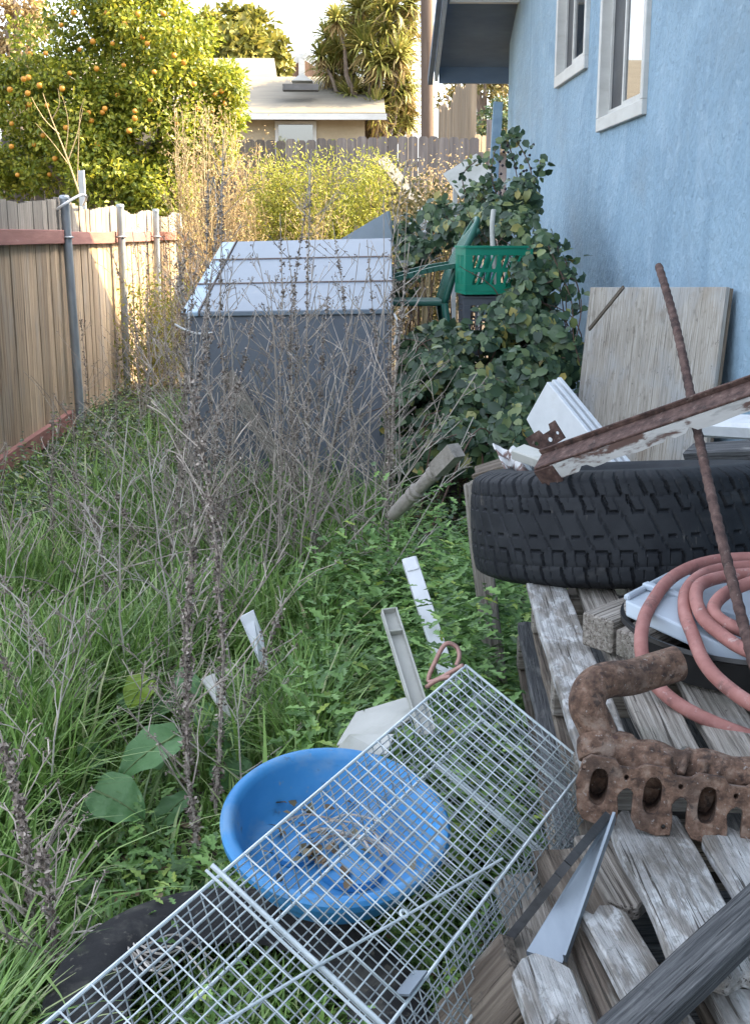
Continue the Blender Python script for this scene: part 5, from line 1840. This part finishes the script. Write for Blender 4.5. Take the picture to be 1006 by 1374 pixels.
# elbow pipe
pp = [P(908, 890, 1.80), P(875, 900, 1.785), P(845, 909, 1.77), P(815, 912, 1.745), P(795, 922, 1.73), P(787, 945, 1.71), P(797, 970, 1.70), P(808, 996, 1.685)]
sp = spline(pp, 6)
mb = MB().tube(sp, .0285, 24, caps=False)
mb.tube([sp[0], sp[3], sp[6]], .0262, 24, caps=False)
k = 24
a = MB().tube(sp, .0285, 24, caps=False)
d0 = (sp[1] - sp[0]).normalized()
n0 = d0.orthogonal().normalized()
b0 = d0.cross(n0)
rim = []
for r_ in (.0285, .0262):
    for j in range(24):
        t_ = 2 * math.pi * j / 24
        rim.append(sp[0] + (n0 * math.cos(t_) + b0 * math.sin(t_)) * r_)
mb.add(rim, [(j, (j + 1) % 24, 24 + (j + 1) % 24, 24 + j) for j in range(24)])
mb.tube([sp[7], sp[7] + d0 * .001], .0262, 24)
el = mb.build('elbow_pipe', rust, mf, auto=35)
MB().tube([sp[-1] + V((0, .004, .01)), sp[-1], sp[-1] - V((0, .006, .016))], [.034, .038, .035], 24).build('collar', rust_dark, mf, auto=40)

# ---------------------------------------------------------------- strap + steel strip
sa, sb_ = Pz(812, 1092, ZT + .01), Pz(690, 1300, ZT - .16)
mb = MB()
# folded galvanised channel: wide toward the viewer
t0 = Pz(818, 1098, ZT + .012)
w0, w1 = Pz(706, 1276, ZT - .09), Pz(754, 1292, ZT - .09)
th = V((0, 0, -.006))
mb.add([t0 - V((.004, 0, 0)), t0 + V((.004, 0, 0)), w1, w0] + [v + th for v in (t0 - V((.004, 0, 0)), t0 + V((.004, 0, 0)), w1, w0)], [(3, 2, 1, 0), (4, 5, 6, 7), (0, 4, 5, 1), (1, 5, 6, 2), (2, 6, 7, 3), (3, 7, 4, 0)])
mb.bar(t0 + V((.006, 0, .004)), w1 + V((.003, 0, .006)), .004, .016)
tag(mb.build('steel_strip', steel), 'narrow folded sheet steel strip tapering up to the manifold', 'metal strip')
mb = MB()
pth = spline([Pz(812, 1098, ZT + .008), Pz(760, 1160, ZT - .01), Pz(690, 1250, ZT - .1), Pz(620, 1330, ZT - .16), Pz(555, 1395, ZT - .2)], 6)
for i in range(len(pth) - 1):
    mb.bar(pth[i], pth[i + 1] + (pth[i + 1] - pth[i]) * .12, .012, .02, (.5, -.3, 1))
tag(mb.build('black_strap', strap_m), 'black webbing strap running along the lower edge of the wire trap', 'strap')

# ---------------------------------------------------------------- blue tub
tc = P(451, 1098, 2.19)
tn = V((.07, -.25, 1)).normalized()
Tm = tn.to_track_quat('Z', 'Y').to_matrix().to_4x4()
Tm.translation = tc - tn * .115
prof = [(0, .008), (.12, .006), (.165, .01), (.182, .025), (.205, .105), (.212, .118), (.222, .122), (.232, .12), (.238, .112), (.236, .096), (.228, .092), (.222, .096), (.214, .092), (.188, .02), (.17, -.004), (0, -.004)]
tub = thing('blue_tub', Tm.translation, 'round bright blue plastic tub tilted in the weeds behind the wire trap', 'tub')
W[tub] = Matrix.Translation(Tm.translation)
prof = [(r * .97, z * .95) for r, z in prof]
mb = MB().lathe(prof, 72, Tm)
mb.build('shell', tub_m, tub, origin=Tm, auto=40)
mb = MB()
for (x, y, r, h) in ((.03, -.03, .07, .02), (-.07, .04, .05, .014), (.09, .06, .04, .012)):
    mb.lathe([(r, .004), (r * .93, h), (0, h + .002)], 28, Tm @ Matrix.Translation((x, y, .004)))
mb.build('moulded_base', tub_m, tub, origin=Tm, auto=40)
n = 44
pp_ = np.array([tuple(Tm @ V((random.gauss(-.02, .06), random.gauss(.02, .07), .03 + .005 * random.random()))) for _ in range(n)])
o = tag(npmesh('tub_debris', *leafset(pp_, rnd_unit(n), rnd_unit(n) * .5 + np.array([0, 0, 1]), .03, .02, OVAL), leaf_litter), kind='stuff')
mb = MB()
for k in range(7):
    a = Tm @ V((random.uniform(-.1, 0), random.uniform(-.05, .1), .035))
    mb.tube(spline([a, a + V((.05, .02, .01)), a + V((.12, .0, .0)), a + V((.14, -.05, .0))], 5), .0025, 5)
tag(mb.build('dead_twigs', dry_dark), 'few dark dead twigs lying in the bottom of the blue tub', 'twigs')

# ---------------------------------------------------------------- wire trap
cA, cD = P(625, 893, 1.93), P(40, 1392, 1.0)
axl = (cD - cA)
LEN = axl.length
axl.normalize()
# far right corner: on its pixel ray, square to the long axis
dB = ray(786, 1025)
tB = (cA - EYE).dot(axl) / dB.dot(axl)
cB = EYE + dB * tB
wv = cB - cA
WID = wv.length
wv.normalize()
nv = axl.cross(wv).normalized()
dH = ray(806, 1100)
hv = EYE + dH * ((cA - EYE).dot(axl) / dH.dot(axl)) - cB      # collapsed, slightly racked section
HGT = hv.length
nv = hv.normalized()
print('TRAP', LEN, WID, HGT, cA, cB, cD, nv)
wt_ = thing('wire_animal_trap', cA.lerp(cD, .5) + nv * HGT, 'long galvanised wire mesh animal trap lying over the tub and pallet edge', 'wire trap')


def tp(u, v, h):
    return cA + axl * u + wv * v + nv * h


def panel(name, f, u0, u1, pu, v0, v1, pv, r, mat, u_list=None):
    mb = MB()
    nvv = max(1, round((v1 - v0) / pv))
    us = u_list or [u0 + (u1 - u0) * i / max(1, round((u1 - u0) / pu)) for i in range(max(1, round((u1 - u0) / pu)) + 1)]
    for i in range(nvv + 1):
        v = v0 + (v1 - v0) * i / nvv
        k = 6
        mb.tube([f(u0 + (u1 - u0) * j / k, v) + V((random.gauss(0, .0008), random.gauss(0, .0008), random.gauss(0, .0008))) for j in range(k + 1)], r, 5)
    for u in us:
        k = 3
        mb.tube([f(u, v0 + (v1 - v0) * j / k) + nv * r * -1.7 + V((random.gauss(0, .0006), random.gauss(0, .0006), random.gauss(0, .0006))) for j in range(k + 1)], r, 5)
    return mb.build(name, mat, wt_, smooth=True)


SP = LEN * .36
ul = []
u = .0
while u < LEN:
    ul.append(u)
    u += .0255 if u < SP * .8 else (.033 if u < SP * 1.3 else .047)
panel('top_mesh', lambda u, v: tp(u, v, 0), 0, LEN, .025, 0, WID, .0255, .0011, wire_m, ul)
panel('base_mesh', lambda u, v: tp(u, v, HGT), 0, LEN, .019, 0, WID, .019, .0011, wire_old)
panel('side_mesh', lambda u, v: tp(u, 0, v), 0, LEN, .0255, 0, HGT, .010, .001, wire_old)
panel('side_mesh', lambda u, v: tp(u, WID, v), 0, LEN, .0255, 0, HGT, .017, .001, wire_old)
panel('inner_mesh', lambda u, v: tp(u, v, HGT * .55), 0, LEN * .5, .021, 0, WID, .021, .0009, wire_old)
panel('end_mesh', lambda u, v: tp(0, u, v), 0, WID, .0165, 0, HGT, .0165, .001, wire_old)
mb = MB()
rw = .0024
for v in (0, WID):
    for h in (0, HGT):
        mb.tube([tp(0, v, h), tp(LEN * .5, v, h), tp(LEN, v, h)], rw, 7)
for u in (0, LEN):
    mb.tube([tp(u, 0, 0), tp(u, WID, 0), tp(u, WID, HGT), tp(u, 0, HGT)], rw, 7, closed=True)
mb.build('frame', wire_m, wt_)
mb = MB()
for du in (0, .012):
    mb.tube([tp(LEN * .70 + du, -.012, -.004), tp(LEN * .70 + du, WID + .004, -.004)], .0034 if not du else .002, 7)
mb.build('cross_rod', wire_m, wt_)
mb = MB()
for du in (0, .012):
    mb.tube([tp(LEN * .17 + du, 0, HGT * .99), tp(LEN * .17 + du, WID, HGT * .99)], .0026, 7)
mb.build('hinge_rod', wire_m, wt_)
tr0, tr1 = tp(LEN * .90, WID * .45, -.008), tp(LEN * .34, WID * .97, -.008)
mb = MB()
q = tr0.lerp(tr1, .62)
mb.tube([tr0, tr0.lerp(tr1, .3) + V((0, 0, .003)), q, tr1], .002, 7)
mb.tube([q + axl * .006 * math.cos(a) + wv * .005 * math.sin(a) - nv * .004 for a in [i * math.pi / 5 for i in range(10)]], .002, 5, closed=True)
mb.build('trigger_rod', wire_m, wt_)
pb_ = tp(LEN * .66, WID + .004, .01)
mb = MB().box((0, -.012, -.0015), (.05, .008, .0015), frame(tp(LEN * .60, WID - .004, -.005), tp(LEN * .70, WID - .004, -.005), -nv))
mb.build('latch_plate', steel, wt_)
hk = spline([tp(.01, .0, -.004), P(576, 915, 1.95), P(585, 885, 1.96), P(598, 864, 1.97), P(612, 868, 1.97), P(616, 880, 1.96), P(612, 893, 1.95)], 6)
mb = MB().tube(hk, .0042, 8)
mb.tube(spline([P(572, 922, 1.94), P(588, 912, 1.93), P(604, 908, 1.92)], 4), .0042, 8)
mb.build('handle_hook', copper, wt_, smooth=True)

# ---------------------------------------------------------------- white vinyl scraps


def channel(p, q, w, t, up, wall, label, cap=True, open_=False):
    m = frame(p, q, up)
    L = (V(q) - V(p)).length
    mb = MB()
    if open_:
        mb.box((0, -w / 2, -wall), (L, w / 2, 0), m)
        mb.box((0, -w / 2, .0005), (L, -w / 2 + wall, t), m)
        mb.box((0, w / 2 - wall, .0005), (L, w / 2, t), m)
        mb.box((L - wall, -w / 2 + wall + .0005, .0005), (L, w / 2 - wall - .0005, t), m)
        mb.box((L * .8, -w / 2 + wall + .0005, .0005), (L * .8 + wall * 1.5, w / 2 - wall - .0005, t * .9), m)
    else:
        mb.box((0, -w / 2, -t / 2), (L, w / 2, t / 2), m)
        mb.box((L - .05, -w / 2 + .004, t / 2), (L - .002, w / 2 - .004, t / 2 + .004), m)
    return tag(mb.build('vinyl_stake', dirty_pl if open_ else white_pl, origin=m, bevel=.003, segs=2), label, 'stake')


channel(P(606, 925, 3.05), P(549, 752, 3.4), .044, .032, (0, -1, .5), .004, 'tall plain white vinyl stake slanting out of the weeds')
channel(P(572, 985, 2.5), P(521, 822, 2.78), .040, .02, (.2, -1, .4), .004, 'shorter open channelled off white stake with a rib near its top', open_=True)


def sheet(name, pts, mat, label, t=.006):
    n = len(pts)
    pts = [V(p) for p in pts]
    nr = (pts[1] - pts[0]).cross(pts[2] - pts[0]).normalized() * t
    mb = MB().add(pts + [p - nr for p in pts], [tuple(range(n)), tuple(range(2 * n - 1, n - 1, -1))] + [(k, n + k, n + (k + 1) % n, (k + 1) % n) for k in range(n)])
    return tag(mb.build(name, mat, bevel=.002), label, 'plastic sheet')


sheet('plastic_sheet', [P(452, 1002, 2.6), P(478, 958, 2.75), P(545, 938, 2.75), P(560, 960, 2.6), P(515, 990, 2.52)], dirty_pl, 'dirty white flat plastic sheet lying behind the rim of the blue tub')
sheet('plastic_sheet', [P(440, 1020, 2.55), P(470, 985, 2.55), P(530, 985, 2.5), P(520, 1012, 2.44)], dirty_pl, 'small dirty plastic flap tucked under the flat sheet by the tub')
sheet('plastic_scrap', [P(321, 828, 3.6), P(340, 818, 3.62), P(352, 850, 3.6), P(360, 900, 3.55), P(348, 890, 3.52)], white_pl, 'torn white plastic scrap standing upright in the tall grass')
sheet('plastic_scrap', [P(270, 912, 3.25), P(288, 904, 3.25), P(300, 925, 3.2), P(312, 965, 3.15), P(290, 945, 3.15)], dirty_pl, 'bent off white plastic scrap caught in grass beside the fuzzy stalk')


# ---------------------------------------------------------------- light
AZ, EL = R(9), R(42)
sdir = V((math.cos(AZ) * math.cos(EL), math.sin(AZ) * math.cos(EL), math.sin(EL)))
sun = bpy.data.lights.new('sun', 'SUN')
sun.energy = 3.3
sun.angle = R(.5)
sun.color = (1, .76, .42)
so = bpy.data.objects.new('sun', sun)
C.objects.link(so)
so.rotation_euler = sdir.to_track_quat('Z', 'Y').to_euler()
so.location = (10, 10, 20)
wd_ = bpy.data.worlds.new('World')
S.world = wd_
wd_.use_nodes = True
nt = wd_.node_tree
sky = nt.nodes.new('ShaderNodeTexSky')
sky.sky_type = 'NISHITA'
sky.sun_disc = False
sky.sun_elevation = EL
sky.sun_rotation = R(90) - AZ
sky.air_density = 1.0
sky.dust_density = 4.5
sky.ozone_density = 1.0
hsv = nt.nodes.new('ShaderNodeHueSaturation')      # hazy, paler sky
hsv.inputs['Saturation'].default_value = .52
nt.links.new(sky.outputs[0], hsv.inputs['Color'])
nt.links.new(hsv.outputs[0], nt.nodes['Background'].inputs['Color'])
nt.nodes['Background'].inputs['Strength'].default_value = .15
S.view_settings.view_transform = 'Standard'
S.view_settings.look = 'None'
S.view_settings.exposure = 2.85
S.view_settings.gamma = 1
S.cycles.max_bounces = 8
S.cycles.transparent_max_bounces = 8
S.cycles.use_denoising = True
